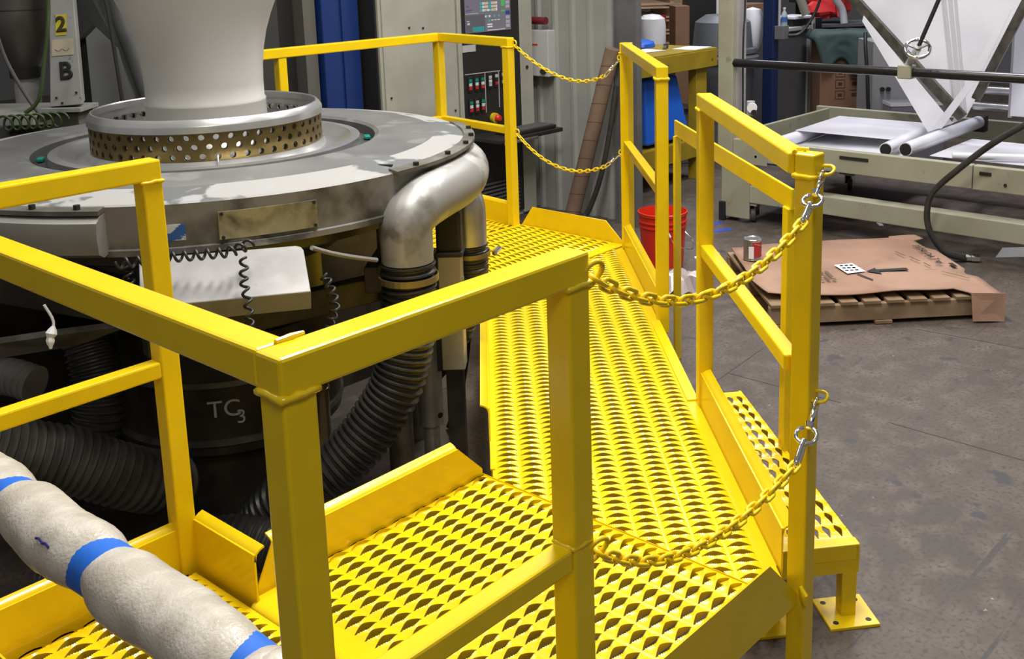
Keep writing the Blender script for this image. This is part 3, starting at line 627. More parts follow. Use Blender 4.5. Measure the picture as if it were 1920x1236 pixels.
coil('black coiled cord dangling at the right end of the slanted cover', [(1.075, 1.385, .650), (1.085, 1.37, .60), (1.09, 1.365, .555), (1.08, 1.375, .51), (1.07, 1.39, .46)], .012, 40)
coil('black coiled cord dangling at the left end of the slanted cover', [(.69, 1.76, .700), (.69, 1.75, .665), (.69, 1.745, .625)], .013, 45)
tag(obj('white_rag', MB().tube(spline([(.50, 1.86, .62), (.515, 1.85, .57), (.50, 1.845, .53), (.495, 1.84, .50)], 4), [.004]*6+[.012, .016, .010, .012, .010, .006, .004][:7], 8), WHITE, smooth=True), 'scrap of white film caught under the disc on the left', 'scrap')
tag(obj('crumpled_wrap', MB().tube([(2.05, 2.00, .04), (2.06, 2.01, .09), (2.065, 2.02, .16), (2.06, 2.03, .21)], [.02, .055, .06, .02], 9), WRAP, smooth=True), 'crumpled clear film scrap behind the walkway edge', 'scrap')
# ================================================================ control cabinet
cc = thing('control_cabinet', 'tall cream control cabinet with black operator panel and screen', 'cabinet', (4.4, 4.6, FZ))
obj('body', MB().box(3.74, 5.15, 4.31, 4.95, FZ, 2.1), CREAM, cc, bevel=.006)
obj('dark_gap_panel', MB().box(3.725, 3.739, 4.33, 4.95, FZ, 2.1), PANEL, cc)  # black sheet, its colour stands in for the dark gap beside the blue cabinet
dr = obj('door', MB().box(3.76, 4.40, 4.298, 4.312, FZ+.05, 2.05), CREAM, cc, bevel=.004)
obj('door_frame', MB().box(4.405, 4.44, 4.285, 4.312, FZ+.02, 2.08), CREAM, cc, bevel=.004)
obj('side_frame', MB().box(5.015, 5.15, 4.285, 4.312, FZ+.02, 2.08), CREAM, cc, bevel=.004)
for x, z in ((3.98, 1.06), (4.10, 1.05), (3.80, .62), (4.36, .47)): obj('bolt', MB().cyl((x, 4.298, z), (x, 4.290, z), .007, 8), BLK, dr)
obj('lock', MB().cyl((5.08, 4.285, .70), (5.08, 4.277, .70), .012, 10), BLK, cc)
pn = obj('operator_panel', MB().box(4.44, 5.015, 4.288, 4.312, FZ+.05, 1.9), PANEL, cc)
sc = obj('screen', MB().box(4.478, 4.925, 4.283, 4.29, .985, 1.42), mat('screen_glow', (.05, .05, .06), .3, emit=(.20, .185, .215), estr=.55), cc)
def px(name, u0, u1, v0, v1, colr, k=.8, parent=None):
    # u: 0..1 across the screen, v: 0..1 from its lower edge up to z = 1.22
    x0 = 4.478+.447*u0; x1 = 4.478+.447*u1; z0 = .985+.235*v0; z1 = .985+.235*v1
    m_ = mat('screen_%s' % name, (.02, .02, .02), .4, emit=colr, estr=k)
    return obj('screen_tile', MB().box(x0, x1, 4.2815, 4.283, z0, z1), m_, parent or sc)
T_, W_, Cc, G_, P_ = (.02, .42, .38), (.75, .68, .68), (.62, .50, .34), (.06, .45, .10), (.40, .36, .42)
px('dark', .0, .42, .02, .52, (.10, .095, .115)); px('teal', .14, .40, .03, .17, T_)
for k in range(3):
    v = .80-.10*k
    px('teal', .32, .37, v, v+.07, T_); px('white', .375, .40, v, v+.07, W_); px('cream', .405, .50, v, v+.07, Cc); px('teal', .52, .565, v, v+.07, T_); px('cream', .57, .67, v, v+.07, Cc); px('white', .675, .70, v, v+.07, W_)
px('green', .79, .87, .72, .97, G_); px('green', .79, .87, .555, .61, G_); px('white', .47, .55, .60, .66, W_); px('teal', .43, .465, .60, .66, T_); px('teal', .62, .66, .62, .68, T_); px('white', .665, .70, .62, .68, W_)
for k, (u, n_) in enumerate(((.42, 'white'), (.46, 'teal'), (.51, 'white'), (.62, 'teal'), (.72, 'teal'))): px(n_, u, u+.03, .42, .48, {'white': W_, 'teal': T_}[n_])
px('teal', .50, .53, .29, .35, T_)
for u in (.56, .63, .70): px('white', u, u+.05, .315, .34, W_)
for v in (.19, .12): px('white', .47, .58, v, v+.04, W_)
px('white', .47, .86, .03, .05, W_); px('navy', .885, .985, .46, .57, (.02, .03, .25))
for v in (.90, .78, .66, .33, .20, .08): px('mauve', .89, .975, v, v+.095, P_)
px('violet', .0, .28, .55, .57, (.45, .42, .40)); px('blue', .02, .14, .64, .67, (.06, .06, .30)); px('blue', .03, .08, .76, .79, (.06, .06, .30)); px('white', .02, .08, .33, .36, W_); px('white', .03, .09, .24, .30, W_)
obj('label_strip', MB().box(4.44, 4.565, 4.2825, 4.288, .858, .905), mat('grey_label', (.42, .42, .42), .5), pn)
def button(x, z, top, mid, bot):
    b = obj('push_button', MB().box(x-.017, x+.017, 4.276, 4.288, z-.052, z+.052), BLK, pn, bevel=.002)
    cols = {'g': TEAL, 'w': mat('lamp_white', (.6, .6, .6), .4), 'r': mat('button_red', (.45, .02, .02), .4), 'k': BLK, 's': LGREY}
    for c_, dz in ((top, .027), (mid, 0), (bot, -.025)): obj('key', MB().box(x-.013, x+.013, 4.268, 4.276, z+dz-.011, z+dz+.011), cols[c_], b, bevel=.002)
for x in (4.492, 4.554, 4.612): button(x, .632, 'g', 'w', 'r')
button(4.687, .638, 's', 'w', 's'); button(4.751, .642, 's', 'k', 'r'); button(4.82, .645, 's', 'k', 's')
button(4.494, .478, 'g', 'w', 'r'); button(4.551, .478, 's', 'w', 'r'); button(4.609, .48, 'g', 'w', 'r')
for a, b in (((4.455, .705), (4.80, .70)), ((4.648, .70), (4.648, .42)), ((4.785, .70), (4.785, .44))): obj('trim_line', MB().beam((a[0], 4.286, a[1]), (b[0], 4.286, b[1]), .004, .005), LGREY, pn)
es = obj('emergency_stop', MB().cyl((4.72, 4.288, .372), (4.72, 4.262, .372), .036, 24), mat('stop_yellow', (.6, .45, .02), .4), pn, smooth=True)
mush = obj('mushroom', MB().lathe([(.0, .06), (.018, .058), (.026, .045), (.024, .03), (.014, .025), (.014, .0)], (0, 0, 0), 20), RED, None, smooth=True)
mush.parent = es; mush.rotation_euler = (PI/2, 0, 0); mush.location = Vector((4.72, 4.25, .372))-Vector(WL[es.name])
obj('keyboard_shelf', MB().box(4.46, 5.12, 3.98, 4.29, .245, .275), BLK, cc, bevel=.006)
kb = obj('keyboard', MB().box(4.62, 5.08, 4.01, 4.18, .276, .300), BLK, cc, bevel=.005)
for i in range(14):
    for j in range(4): obj('key', MB().box(4.635+i*.031, 4.660+i*.031, 4.025+j*.036, 4.053+j*.036, .300, .307), DGREY, kb)
obj('drawer_handle', MB().box(4.50, 4.84, 3.965, 3.98, .235, .255), STEEL, cc, bevel=.004)
for k in range(9): obj('vent_slat', MB().rbox((4.73, 4.284, -.10-.028*k), (.46, .016, .012)), DGREY, cc)
# ---- things on the ribbed wall
wb = thing('wall_panel_box', 'pale grey switch box fixed to the ribbed wall beside the cabinet', 'switch box', (5.2, 4.25, .8))
obj('body', MB().box(5.19, 5.276, 4.17, 4.35, .62, .96), LGREY, wb, bevel=.006); obj('red_mark', MB().box(5.187, 5.19, 4.27, 4.32, .85, .86), RED, wb); obj('lever', MB().cyl((5.16, 4.21, .66), (5.20, 4.21, .66), .02, 10), BLK, wb)
tag(obj('red_pipe', MB().cyl((5.21, 4.52, 1.028), (5.21, 4.20, 1.028), .028, 16), mat('dark_red_paint', (.13, .012, .015), .4), smooth=True), 'short dark red pipe stub on the ribbed wall above the switch box', 'pipe')
tb = thing('cardboard_tube', 'long brown spiral-wound cardboard tube leaning on the ribbed wall', 'tube', (5.1, 3.9, FZ))
a = Vector((5.03, 3.85, FZ+.012)); b = Vector((5.13, 3.52, .86)); obj('tube_body', MB().tube([a, b], .055, 24), TUBEC, tb, smooth=True)
for k in range(9):
    t = .06+.105*k; c = a+(b-a)*t; d = (b-a).normalized(); s = d.cross(Vector((0, 1, 0))).normalized(); u = s.cross(d)
    P = [c+(s*math.cos(x)+u*math.sin(x))*.0545+d*(.020*math.cos(x+1.2)) for x in np.linspace(0, 2*PI, 24)[:-1]]
    obj('spiral_seam', MB().tube(P, .0022, 5, closed=True), mat('seam_red', (.10, .035, .02), .7), tb)
tag(obj('leaning_hose', MB().tube(spline([(4.98, 3.76, FZ+.02), (5.06, 3.71, -.30), (5.08, 3.60, -.02), (5.12, 3.54, .33), (5.16, 3.52, .6)], 6), .019, 12), RUB, smooth=True), 'black hose leaning up the column beside the cardboard tube', 'hose')
# ---- dark framing and blue cabinet behind the bubble
bc = thing('blue_cabinet', 'deep blue enamelled machine cabinet behind the film bubble', 'cabinet', (3.6, 4.7, FZ))
obj('body', MB().box(3.42, 3.70, 4.46, 5.0, FZ, 2.3), BLUEC, bc, bevel=.006); obj('door_panel', MB().box(3.56, 3.69, 4.445, 4.462, FZ+.05, 2.25), BLUEC, bc, bevel=.004)
obj('dark_gap_strip', MB().box(3.70, 3.72, 4.48, 4.9, FZ, 2.3), BLK, bc)  # black strip painted as the dark gap toward the cream cabinet
dk = thing('machine_rack', 'black and grey upright steel rack between bubble and blue cabinet', 'rack', (3.2, 4.7, FZ))
obj('upright', MB().box(3.02, 3.16, 4.55, 4.7, FZ, 2.3), DARK, dk); obj('upright', MB().box(3.18, 3.30, 4.60, 4.75, FZ, 2.3), BLK, dk); obj('upright', MB().box(3.31, 3.40, 4.5, 4.65, FZ, 2.3), mat('rack_grey', (.10, .098, .088), .5), dk)
obj('upright', MB().box(2.8, 3.0, 4.62, 4.78, FZ, 2.3), mat('rack_grey', (.10, .098, .088), .5), dk); obj('base_rail', MB().box(2.8, 3.40, 4.5, 4.78, FZ, FZ+.08), DARK, dk)

# ================================================================ left: hopper and letter column
fx = Vector((.68, -.73, 0)).normalized(); bk = Vector((fx.y*-1, fx.x, 0))
lc = thing('support_column', 'pale grey steel column lettered B with a yellow 2 label', 'column', (1.9, 4.65, FZ))
q = [Vector(p) for p in ((1.87, 4.69, 1.34), (1.95, 4.59, 1.33), (1.89, 4.49, .80), (1.78, 4.62, .79))]
up_l = (q[0]-q[3]); up_r = (q[1]-q[2]); q[0] = q[3]+up_l*2.2; q[1] = q[2]+up_r*2.2
bkv = Vector((.50, .86, 0))*.16
PALE = mat('scuffed_pale_paint', (.36, .36, .34), .5, col2=(.31, .31, .29), nscale=5, col3=(.12, .11, .10), n3=24, lo3=.68, hi3=.72)
obj('shaft', MB().prism(q, bkv), PALE, lc, bevel=.004)
b0 = Vector((1.84, 4.55, .775)); obj('foot_plate', MB().frame(b0+bkv*.5, Vector((.65, -.76, 0)), Vector((.76, .65, 0)), Vector((0, 0, 1)), .21, .22, .02), PALE, lc)
obj('stand', MB().frame(b0+bkv*.6+Vector((0, 0, -.60)), Vector((.65, -.76, 0)), Vector((.76, .65, 0)), Vector((0, 0, 1)), .14, .14, 1.15), mat('stand_grey', (.14, .135, .12), .6), lc)
X_ = (q[2]-q[3]).normalized(); U_ = (q[0]-q[3]).normalized(); Nn = X_.cross(U_).normalized()
def on_col(p): return Vector(p)+Nn*(Vector(q[3])-Vector(p)).dot(Nn)+Nn*.002
def colplate(name, c, w, h, m_): M = basis(on_col(c), X_, U_); return obj(name, MB().frame(M.translation, X_, U_, Nn, w, h, .002), m_, lc)
colplate('number_label', (1.857, 4.60, 1.216), .056, .108, YLAB); colplate('tape_label', (1.848, 4.585, 1.10), .115, .085, MASK)
text('painted_digit', '2', .11, basis(on_col((1.857, 4.60, 1.216))+Nn*.0015, X_, U_), mat('olive_ink', (.035, .035, .006), .6), lc, bold=.004); text('painted_letter', 'B', .125, basis(on_col((1.840, 4.56, .975)), X_, U_), INK, lc, bold=.005)
for dx, z in ((-.05, .84), (.055, .86), (-.02, .81)): p = on_col(Vector((1.835, 4.555, z))+X_*dx); obj('bolt', MB().cyl(p, p+Nn*.006, .006, 8), BLK, lc)
for k in range(4): p = on_col(Vector((1.845, 4.585, 1.085))+X_*(-.03+.02*k)); obj('pen_mark', MB().frame(p+Nn*.001, (X_+U_*(.8 if k % 2 else -.6)).normalized(), U_, Nn, .02, .003, .001), INK, lc)
hp = thing('material_hopper', 'dull steel cone hopper with black rubber collar beside the lettered column', 'hopper', (2.03, 5.42, FZ))
hc = (2.01, 5.42, 0); DKS = mat('dark_brushed_steel', (.19, .18, .165), .4, .7, col2=(.13, .125, .115), nscale=3)
obj('cone', MB().lathe([(.17, 2.2), (.17, 1.27), (.165, 1.262), (.165, 1.24), (.155, 1.12), (.07, .93)], hc, 40), DKS, hp, smooth=True, ang=30)
obj('rubber_collar', MB().lathe([(.072, .935), (.085, .93), (.085, .875), (.07, .87)], hc, 32), BLK, hp, smooth=True); obj('outlet', MB().lathe([(.068, .875), (.07, .70), (.07, .5)], hc, 32), PALE, hp, smooth=True)
obj('stand', MB().box(1.86, 2.16, 5.3, 5.6, FZ, .60), mat('stand_grey', (.14, .135, .12), .6), hp)
gb = thing('gearbox_stand', 'grey extruder frame with a table plate under the hopper', 'frame', (1.7, 4.9, FZ))
obj('table_plate', MB().rbox((1.73, 4.93, .735), (.42, .50, .05), -.85), PALE, gb); obj('housing', MB().rbox((1.62, 4.98, .25), (.5, .4, .80), -.85), mat('stand_grey', (.14, .135, .12), .6), gb); obj('dark_block', MB().rbox((1.49, 4.72, .64), (.16, .14, .14), -.85), DARK, gb)
dt = thing('feed_ducts', 'bundle of grey sheet-metal feed ducts and chute behind the bubble', 'duct', (2.3, 5.0, FZ))
GD = mat('grey_duct', (.13, .135, .135), .42, .4, col2=(.10, .105, .105), nscale=3)
obj('wall_panel', MB().prism([(2.32, 5.62, 1.9), (2.72, 5.28, 1.9), (2.66, 5.18, .2), (2.26, 5.52, .2)], (.1, .12, 0)), mat('grey_panel_paint', (.23, .235, .235), .5), dt)
obj('chute', MB().prism([(2.12, 4.98, 1.6), (2.30, 4.80, 1.6), (2.30, 4.78, 1.26), (2.33, 4.72, 1.05), (2.36, 4.62, .62), (2.28, 4.66, .62), (2.255, 4.77, 1.05), (2.17, 4.93, 1.22)], (.10, .12, 0)), GD, dt)
obj('round_duct', MB().tube([(2.19, 4.78, 1.75), (2.27, 4.74, 1.22), (2.34, 4.62, .75), (2.36, 4.58, .5)], .05, 20), GD, dt, smooth=True); obj('round_duct', MB().tube([(2.32, 4.74, 1.75), (2.40, 4.70, 1.2), (2.45, 4.60, .75), (2.47, 4.56, .5)], .045, 20), mat('dark_duct', (.06, .062, .062), .4, .4), dt, smooth=True)
obj('hood', MB().prism([(2.08, 5.03, 1.5), (2.20, 4.90, 1.5), (2.20, 4.88, 1.20), (2.11, 4.97, 1.08), (2.08, 5.01, 1.08)], (.1, .12, 0)), GD, dt); obj('foot', MB().box(2.3, 2.6, 4.75, 5.3, FZ, .6), mat('stand_grey', (.14, .135, .12), .6), dt)
obj('black_post', MB().beam((2.20, 5.1, 1.4), (2.14, 5.0, .3), .06, .05), BLK, dt)
tag(obj('black_cable', MB().tube([(2.10, 4.62, 1.6), (2.12, 4.57, 1.25), (2.11, 4.49, .72)], .011, 8), BLK, smooth=True), 'thin black cable hanging in front of the grey chute', 'cable')
tag(obj('green_hose', MB().tube(spline([(1.79, 4.50, 1.6), (1.775, 4.49, 1.34), (1.745, 4.47, 1.19), (1.715, 4.47, 1.06), (1.675, 4.46, .90), (1.645, 4.475, .83), (1.60, 4.50, .79)], 6), .010, 10), GRN, smooth=True), 'dark green air hose hanging beside the lettered column', 'hose')
tag(obj('pinkish_cable', MB().tube(spline([(1.60, 4.75, 1.25), (1.62, 4.70, 1.05), (1.66, 4.60, .86), (1.70, 4.52, .74)], 5), .010, 8), mat('dull_mauve_cable', (.075, .06, .06), .5), smooth=True), 'dull mauve cable slanting past the hopper', 'cable')
P = []
for i in range(150): t = i/149; a_ = 2*PI*7.5*t; P.append((1.46+.24*t-.02*math.cos(a_), 4.44-.13*t+.02*math.cos(a_), .762+.036*math.sin(a_)))
tag(obj('green_coiled_hose', MB().tube(P, .006, 7), GRN, smooth=True, ang=80), 'green coiled air hose resting behind the disc rim', 'hose')

# ================================================================ film winder frame on the right
wf = thing('film_winder', 'cream steel film winder frame on casters with black cross pipe and hand wheel', 'machine', (6.5, 1.7, FZ))
def fb(name, *a, m_=FRAME, bev=.006): return obj(name, MB().box(*a), m_, wf, bevel=bev)
fb('post', 5.72, 5.77, 2.93, 3.05, .05, 3.0); fb('post', 5.77, 5.90, 2.93, 2.97, .05, 3.0, m_=mat('frame_enamel_grey', (.40, .39, .37), .42, col2=(.36, .35, .33), nscale=3))
fb('front_beam', 5.745, 5.80, 1.25, 3.06, .05, .20); fb('front_beam', 5.745, 5.80, -.3, 1.245, .048, .20)
fb('side_beam', 5.80, 7.38, 3.03, 3.06, .06, .205); fb('back_beam', 7.38, 7.43, -.3, 3.15, .06, .215)
fb('lower_beam', 5.75, 5.87, -.3, 2.99, -.25, -.125); fb('lower_beam', 7.25, 7.36, -.3, 2.99, -.25, -.125)
fb('leg_plate', 5.74, 5.76, 2.80, 3.03, FZ+.03, .06); fb('leg_plate', 5.76, 5.95, 3.01, 3.03, FZ+.03, .06); fb('corner_plate', 5.738, 5.745, 2.66, 3.05, .03, .20)
fb('tray_floor', 5.80, 7.38, 2.2, 3.03, .03, .04, m_=DARK); fb('foot_bolt', 5.72, 5.75, 2.99, 3.04, FZ, FZ+.14, m_=BLK)
for c in ((5.82, 2.81), (7.15, 2.72), (5.85, .3)):
    w = obj('caster_wheel', MB().lathe([(.012, -.018), (.052, -.018), (.056, -.01), (.056, .01), (.052, .018), (.012, .018)], (0, 0, 0), 28, closed=True), mat('caster_rubber', (.06, .058, .055), .6), None, smooth=True)
    w.parent = wf; w.rotation_euler = (PI/2, 0, .5); w.location = Vector((c[0], c[1], FZ+.057))-Vector(WL[wf.name])
    obj('caster_fork', MB().box(c[0]-.03, c[0]+.03, c[1]-.032, c[1]-.022, FZ+.05, FZ+.13), CHR, wf); obj('caster_fork', MB().box(c[0]-.03, c[0]+.03, c[1]+.022, c[1]+.032, FZ+.05, FZ+.13), CHR, wf)
    obj('caster_plate', MB().box(c[0]-.06, c[0]+.06, c[1]-.06, c[1]+.06, FZ+.13, FZ+.15), FRAME, wf)
for y, w in ((2.02, .20), (1.17, .07)): obj('worn_slot', MB().box(5.739, 5.746, y-w/2, y+w/2, .145, .165), INK, wf)
for y, z in ((2.95, .16), (2.75, .09), (.92, .08), (.82, .085), (1.05, .10)): obj('bolt_hole', MB().cyl((5.738, y, z), (5.746, y, z), .010, 10), INK, wf)
obj('cross_pipe', MB().cyl((5.75, 2.94, .735), (5.75, -.3, .745), .030, 20), mat('black_gloss_pipe', (.012, .012, .012), .25), wf, smooth=True)
obj('pipe_collar', MB().box(5.71, 5.79, 1.645, 1.735, .70, .785), FRAME, wf, bevel=.006)
hn = Vector((-.64, -.265, .718)).normalized(); hcn = Vector((5.69, 1.60, .895)); hx = hn.cross(Vector((0, 0, 1))).normalized(); hy = hx.cross(hn)
obj('wheel_shaft', MB().tube([(5.75, 1.69, .77), hcn], .022, 14), LGREY, wf, smooth=True)
hw = obj('hand_wheel', MB().tube([hcn+(hx*math.cos(a_)+hy*math.sin(a_))*.072 for a_ in np.linspace(0, 2*PI, 37)[:-1]], .0125, 10, closed=True), CHR, wf, smooth=True, ang=80)
obj('wheel_hub', MB().cyl(hcn-hn*.015, hcn+hn*.02, .020, 16), STEEL, hw, smooth=True)
for k in range(3): a_ = 2*PI*k/3+.5; obj('wheel_spoke', MB().beam(hcn, hcn+(hx*math.cos(a_)+hy*math.sin(a_))*.07, .016, .010, up=hn), STEEL, hw)
obj('threaded_rod', MB().cyl(hcn, (5.75, 1.36, 1.56), .013, 10), BLK, wf, smooth=True)
def bar(name, a, b, w, h, m_): return obj(name, MB().beam(a, b, w, h, up=(1, 0, 0)), m_, wf, bevel=.003)
BARM = mat('dark_turner_bar', (.075, .07, .058), .4, .5, col2=(.13, .12, .10), nscale=14)
bar('turner_bar', (6.50, 3.51, 2.2), (6.60, 1.64, .345), .07, .04, BARM); bar('turner_bar', (6.52, .77, 2.2), (6.58, 1.55, .48), .06, .03, BARM)
for y0, z, r in ((1.75, .36, .03), (1.75, .48, .032), (1.75, .575, .03)): obj('idler_roller', MB().cyl((7.1, y0, z), (7.1, .9, z), r, 16), ALU, wf, smooth=True)
bar('roller_bracket', (7.05, 1.47, .3), (7.05, 1.47, 2.0), .03, .02, LGREY)
def roll(a, b, r): o = obj('nip_roller', MB().cyl(a, b, r, 28), FILM, wf, smooth=True); d = (Vector(a)-Vector(b)).normalized(); obj('roller_end', MB().cyl(Vector(a)+d*.001, Vector(a)+d*.006, r*.86, 24), BLK, o); return o
roll((5.87, 1.86, .215), (7.10, 1.98, .215), .043); roll((5.89, 1.735, .225), (7.19, 1.74, .225), .045)
obj('nip_roller', MB().cyl((6.0, 2.72, .15), (7.05, 2.76, .15), .045, 24), FILM, wf, smooth=True)
obj('roller_bearing', MB().box(7.19, 7.26, 1.69, 1.79, .15, .27), BLK, wf, bevel=.01)
# film webs
def sheet(label, pts, off, m_=FILM): return tag(obj('film_web', MB().prism(pts, off), m_), label, 'plastic film')
sheet('wide white film web lying flat from the left roller to the nip rollers', [(6.28, 2.74, .20), (7.06, 2.78, .20), (7.0, 2.03, .215), (6.22, 1.955, .215)], (0, 0, .003))
sheet('lower white film web running under the flat web in the winder tray', [(6.1, 2.70, .10), (7.0, 2.74, .10), (6.9, 1.80, .155), (5.98, 1.80, .155)], (0, 0, .003))
fw1 = sheet('large V-shaped white film web drawn up between two dark bars', [(6.66, 1.74, .285), (6.66, 1.70, .38), (6.66, 2.44, 1.10), (6.66, 3.50, 2.2), (6.66, .80, 2.2), (6.66, 1.52, .60), (6.66, 1.64, .34)], (.004, 0, 0))
for k, (o_, w) in enumerate(((0, .022), (.035, .03), (.08, .022), (.105, .012))):
    obj('fold_line', MB().prism([(6.656, 2.03+o_-.24, 1.5), (6.656, 2.03+o_+w-.24, 1.5), (6.656, 1.635+o_*.8+w, .38), (6.656, 1.635+o_*.8, .38)], (.003, 0, 0)), FILMG, fw1)
sheet('narrow white film strip folded over the left dark bar of the winder', [(6.48, 1.66, .32), (6.48, 1.83, .245), (6.50, 2.35, .99), (6.50, 2.34, 1.03)], (.004, 0, 0))
sheet('white film edge folded round the right dark bar of the winder', [(6.44, 1.72, .285), (6.44, 1.79, .275), (6.44, 1.57, .60), (6.44, 1.33, 1.12), (6.44, 1.30, 1.10), (6.44, 1.50, .62)], (.004, 0, 0))
sheet('white film web hanging straight down behind the winder rollers', [(7.0, 1.455, .32), (7.0, .1, .32), (7.0, .1, 2.2), (7.0, 1.455, 2.2)], (.004, 0, 0))
sheet('white film web leaving the nip rollers low toward the frame end', [(6.10, 1.66, .155), (6.86, 1.66, .155), (6.8, .2, .16), (6.1, .2, .16)], (0, 0, .003))
tag(obj('film_roll', MB().cyl((6.02, 1.48, .19), (6.42, .60, .19), .022, 16), FILM, smooth=True), 'thin rolled film edge lying along the end of the winder tray', 'plastic film')
tag(obj('tray_cable', MB().tube(spline([(5.95, 2.62, .09), (5.92, 2.42, .10), (5.90, 2.2, .07), (5.89, 2.05, .11)], 5), .012, 8), BLK, smooth=True), 'black cable drooping inside the winder tray', 'cable')
cbl = tag(obj('post_cable', MB().tube(spline([(5.85, 2.915, 1.6), (5.85, 2.915, 1.1), (5.83, 2.912, .95), (5.83, 2.915, .75), (5.84, 2.918, .5), (5.84, 2.918, .25)], 6), .007, 8), BLK, smooth=True), 'thin black cable clipped down the cream winder post', 'cable')
rg = thing('pressure_regulator', 'small white and black air regulator beside the cream winder post', 'regulator', (5.85, 2.86, .42))
obj('body', MB().cyl((5.85, 2.86, .36), (5.85, 2.86, .46), .03, 14), LGREY, rg, smooth=True); obj('dial', MB().cyl((5.80, 2.82, .42), (5.82, 2.83, .42), .035, 16), WHITE, rg); obj('knob', MB().cyl((5.79, 2.80, .39), (5.82, 2.81, .39), .02, 14), BLK, rg)
hs = thing('air_hose', 'black air hose with silver coupling curving down onto the floor', 'hose', (5.6, 1.2, FZ))
obj('hose_body', MB().tube(spline([(5.62, .45, .80), (5.60, .699, .648), (5.60, .919, .493), (5.60, 1.092, .368), (5.60, 1.272, .204), (5.60, 1.427, .037), (5.60, 1.46, -.101), (5.60, 1.431, -.222), (5.62, 1.35, -.33), (5.68, 1.27, FZ+.03), (5.71, 1.25, FZ+.022)], 8), .0195, 14), RUB, hs, smooth=True)
obj('coupling', MB().tube([(5.71, 1.25, FZ+.025), (5.725, 1.225, FZ+.025), (5.726, 1.222, FZ+.025), (5.75, 1.18, FZ+.025)], [.022, .022, .027, .027], 6), CHR, hs)
ag = obj('angle_strip', MB().prism([(5.90, 1.135, FZ+.002), (5.96, 1.115, FZ+.055), (6.02, 1.09, FZ+.002), (6.01, 1.09, FZ+.0), (5.96, 1.11, FZ+.045), (5.91, 1.13, FZ+.0)], (.55, -.62, 0)), WHITE); tag(ag, 'white folded corner strip lying on the floor under the winder', 'strip')

# ================================================================ pallet with cardboard and paint can
P0 = Vector((3.95, 1.60, 0)); pu = Vector((.7071, -.7071, 0)); pv = Vector((.7071, .7071, 0)); PA = -PI/4
def PP(u, v, z): return P0+pu*u+pv*v+Vector((0, 0, z))
pt_ = thing('wooden_pallet', 'weathered wooden pallet on the floor under the cardboard sheet', 'pallet', tuple(PP(.6, .5, FZ)))
for v in (.02, .49, .96): c = PP(.6, v, FZ+.067); obj('stringer', MB().rbox(c, (1.2, .038, .09), PA), WOOD, pt_, bevel=.003)
for i in range(10): u = .05+.122*i; c = PP(u, .49, FZ+.121); obj('deck_board', MB().rbox(c, (.088, 1.0, .018), PA), WOOD, pt_, bevel=.002)
for u in (.06, .6, 1.14): c = PP(u, .49, FZ+.012); obj('bottom_board', MB().rbox(c, (.09, 1.0, .018), PA), WOOD, pt_, bevel=.002)
ch = thing('cardboard_sheet', 'flattened brown cardboard sheet with printed arrow lying on the pallet', 'cardboard', tuple(PP(.6, .5, FZ+.14)))
zc_ = FZ+.155
out = [(.01, .075), (-.02, .30), (.0, .60), (.02, .94), (.20, 1.0), (.60, 1.03), (1.02, 1.04), (1.03, 1.07), (1.20, 1.09), (1.22, 1.0), (1.14, .95), (1.15, .80), (1.19, .74), (1.19, .36), (1.16, .30), (1.16, .27), (1.20, .22), (1.20, -.06), (1.06, -.03), (1.02, .03), (.85, .02), (.6, .03), (.4, .025), (.2, .035)]
bm = bmesh.new(); vs = [bm.verts.new(PP(u, v, zc_)) for u, v in out]; f = bm.faces.new(vs); r_ = bmesh.ops.triangulate(bm, faces=[f]); bmesh.ops.subdivide_edges(bm, edges=bm.edges[:], cuts=3, use_grid_fill=True); bmesh.ops.triangulate(bm, faces=bm.faces[:])
bm.normal_update()
mm = MB(); bm.verts.index_update(); vv = []
for v in bm.verts:
    p = v.co-P0; u_ = p.dot(pu); v_ = p.dot(pv); h = .012*noise.noise(Vector((u_*3, v_*3, .3)))+.012*max(0, .12-v_)*6*(1 if u_ < 1.0 else -2.2)+(.03*max(0, .10-u_)*4)
    vv.append(Vector((v.co.x, v.co.y, max(zc_-.008, zc_+h))))
ff = [tuple(v.index for v in f.verts) for f in bm.faces]; bm.free(); mm.add(vv, ff); o = obj('sheet', mm, CARD, ch, smooth=True, ang=40); sm = o.modifiers.new('thick', 'SOLIDIFY'); sm.thickness = .006; sm.offset = -1
obj('hanging_flap', MB().prism([PP(1.048, -.032, zc_), PP(1.20, -.06, zc_), PP(1.214, -.068, FZ+.16), PP(1.212, -.072, FZ+.008), PP(1.05, -.062, FZ+.012)], pv*.005), CARD, ch)
def pr(name, pts, m_=INK): return obj(name, MB().prism([PP(u, v, zc_+.017) for u, v in pts], (0, 0, .0008)), m_, ch)
pr('printed_arrow', [(.635, .362), (.70, .415), (.70, .385), (.87, .392), (.87, .352), (.70, .345), (.70, .30)]); pr('printed_line', [(.565, .33), (.575, .335), (.62, .21), (.61, .205)])
pr('handle_hole', [(1.13, .44), (1.155, .44), (1.155, .37), (1.13, .37)]); pr('shipping_label', [(.50, .50), (.61, .52), (.63, .36), (.52, .335)], WHITE)
for k in range(9): u = .525+.028*(k % 3); v = .38+.045*(k//3); pr('label_print', [(u, v), (u+.02, v), (u+.02, v+.022), (u, v+.022)], DGREY)
for r0 in range(3):
    for k in range(9):
        if (r0*5+k*3) % 7 == 0: continue
        u = .345+.032*r0; v = .40-.019*k; pr('stencil_print', [(u, v), (u+.02, v), (u+.02, v-.012), (u, v-.012)], mat('faded_ink', (.13, .085, .06), .8))
text('printed_text', '31750 Oak Tray', .058, basis(PP(1.09, .62, zc_+.021), -pv, pu), INK, ch)
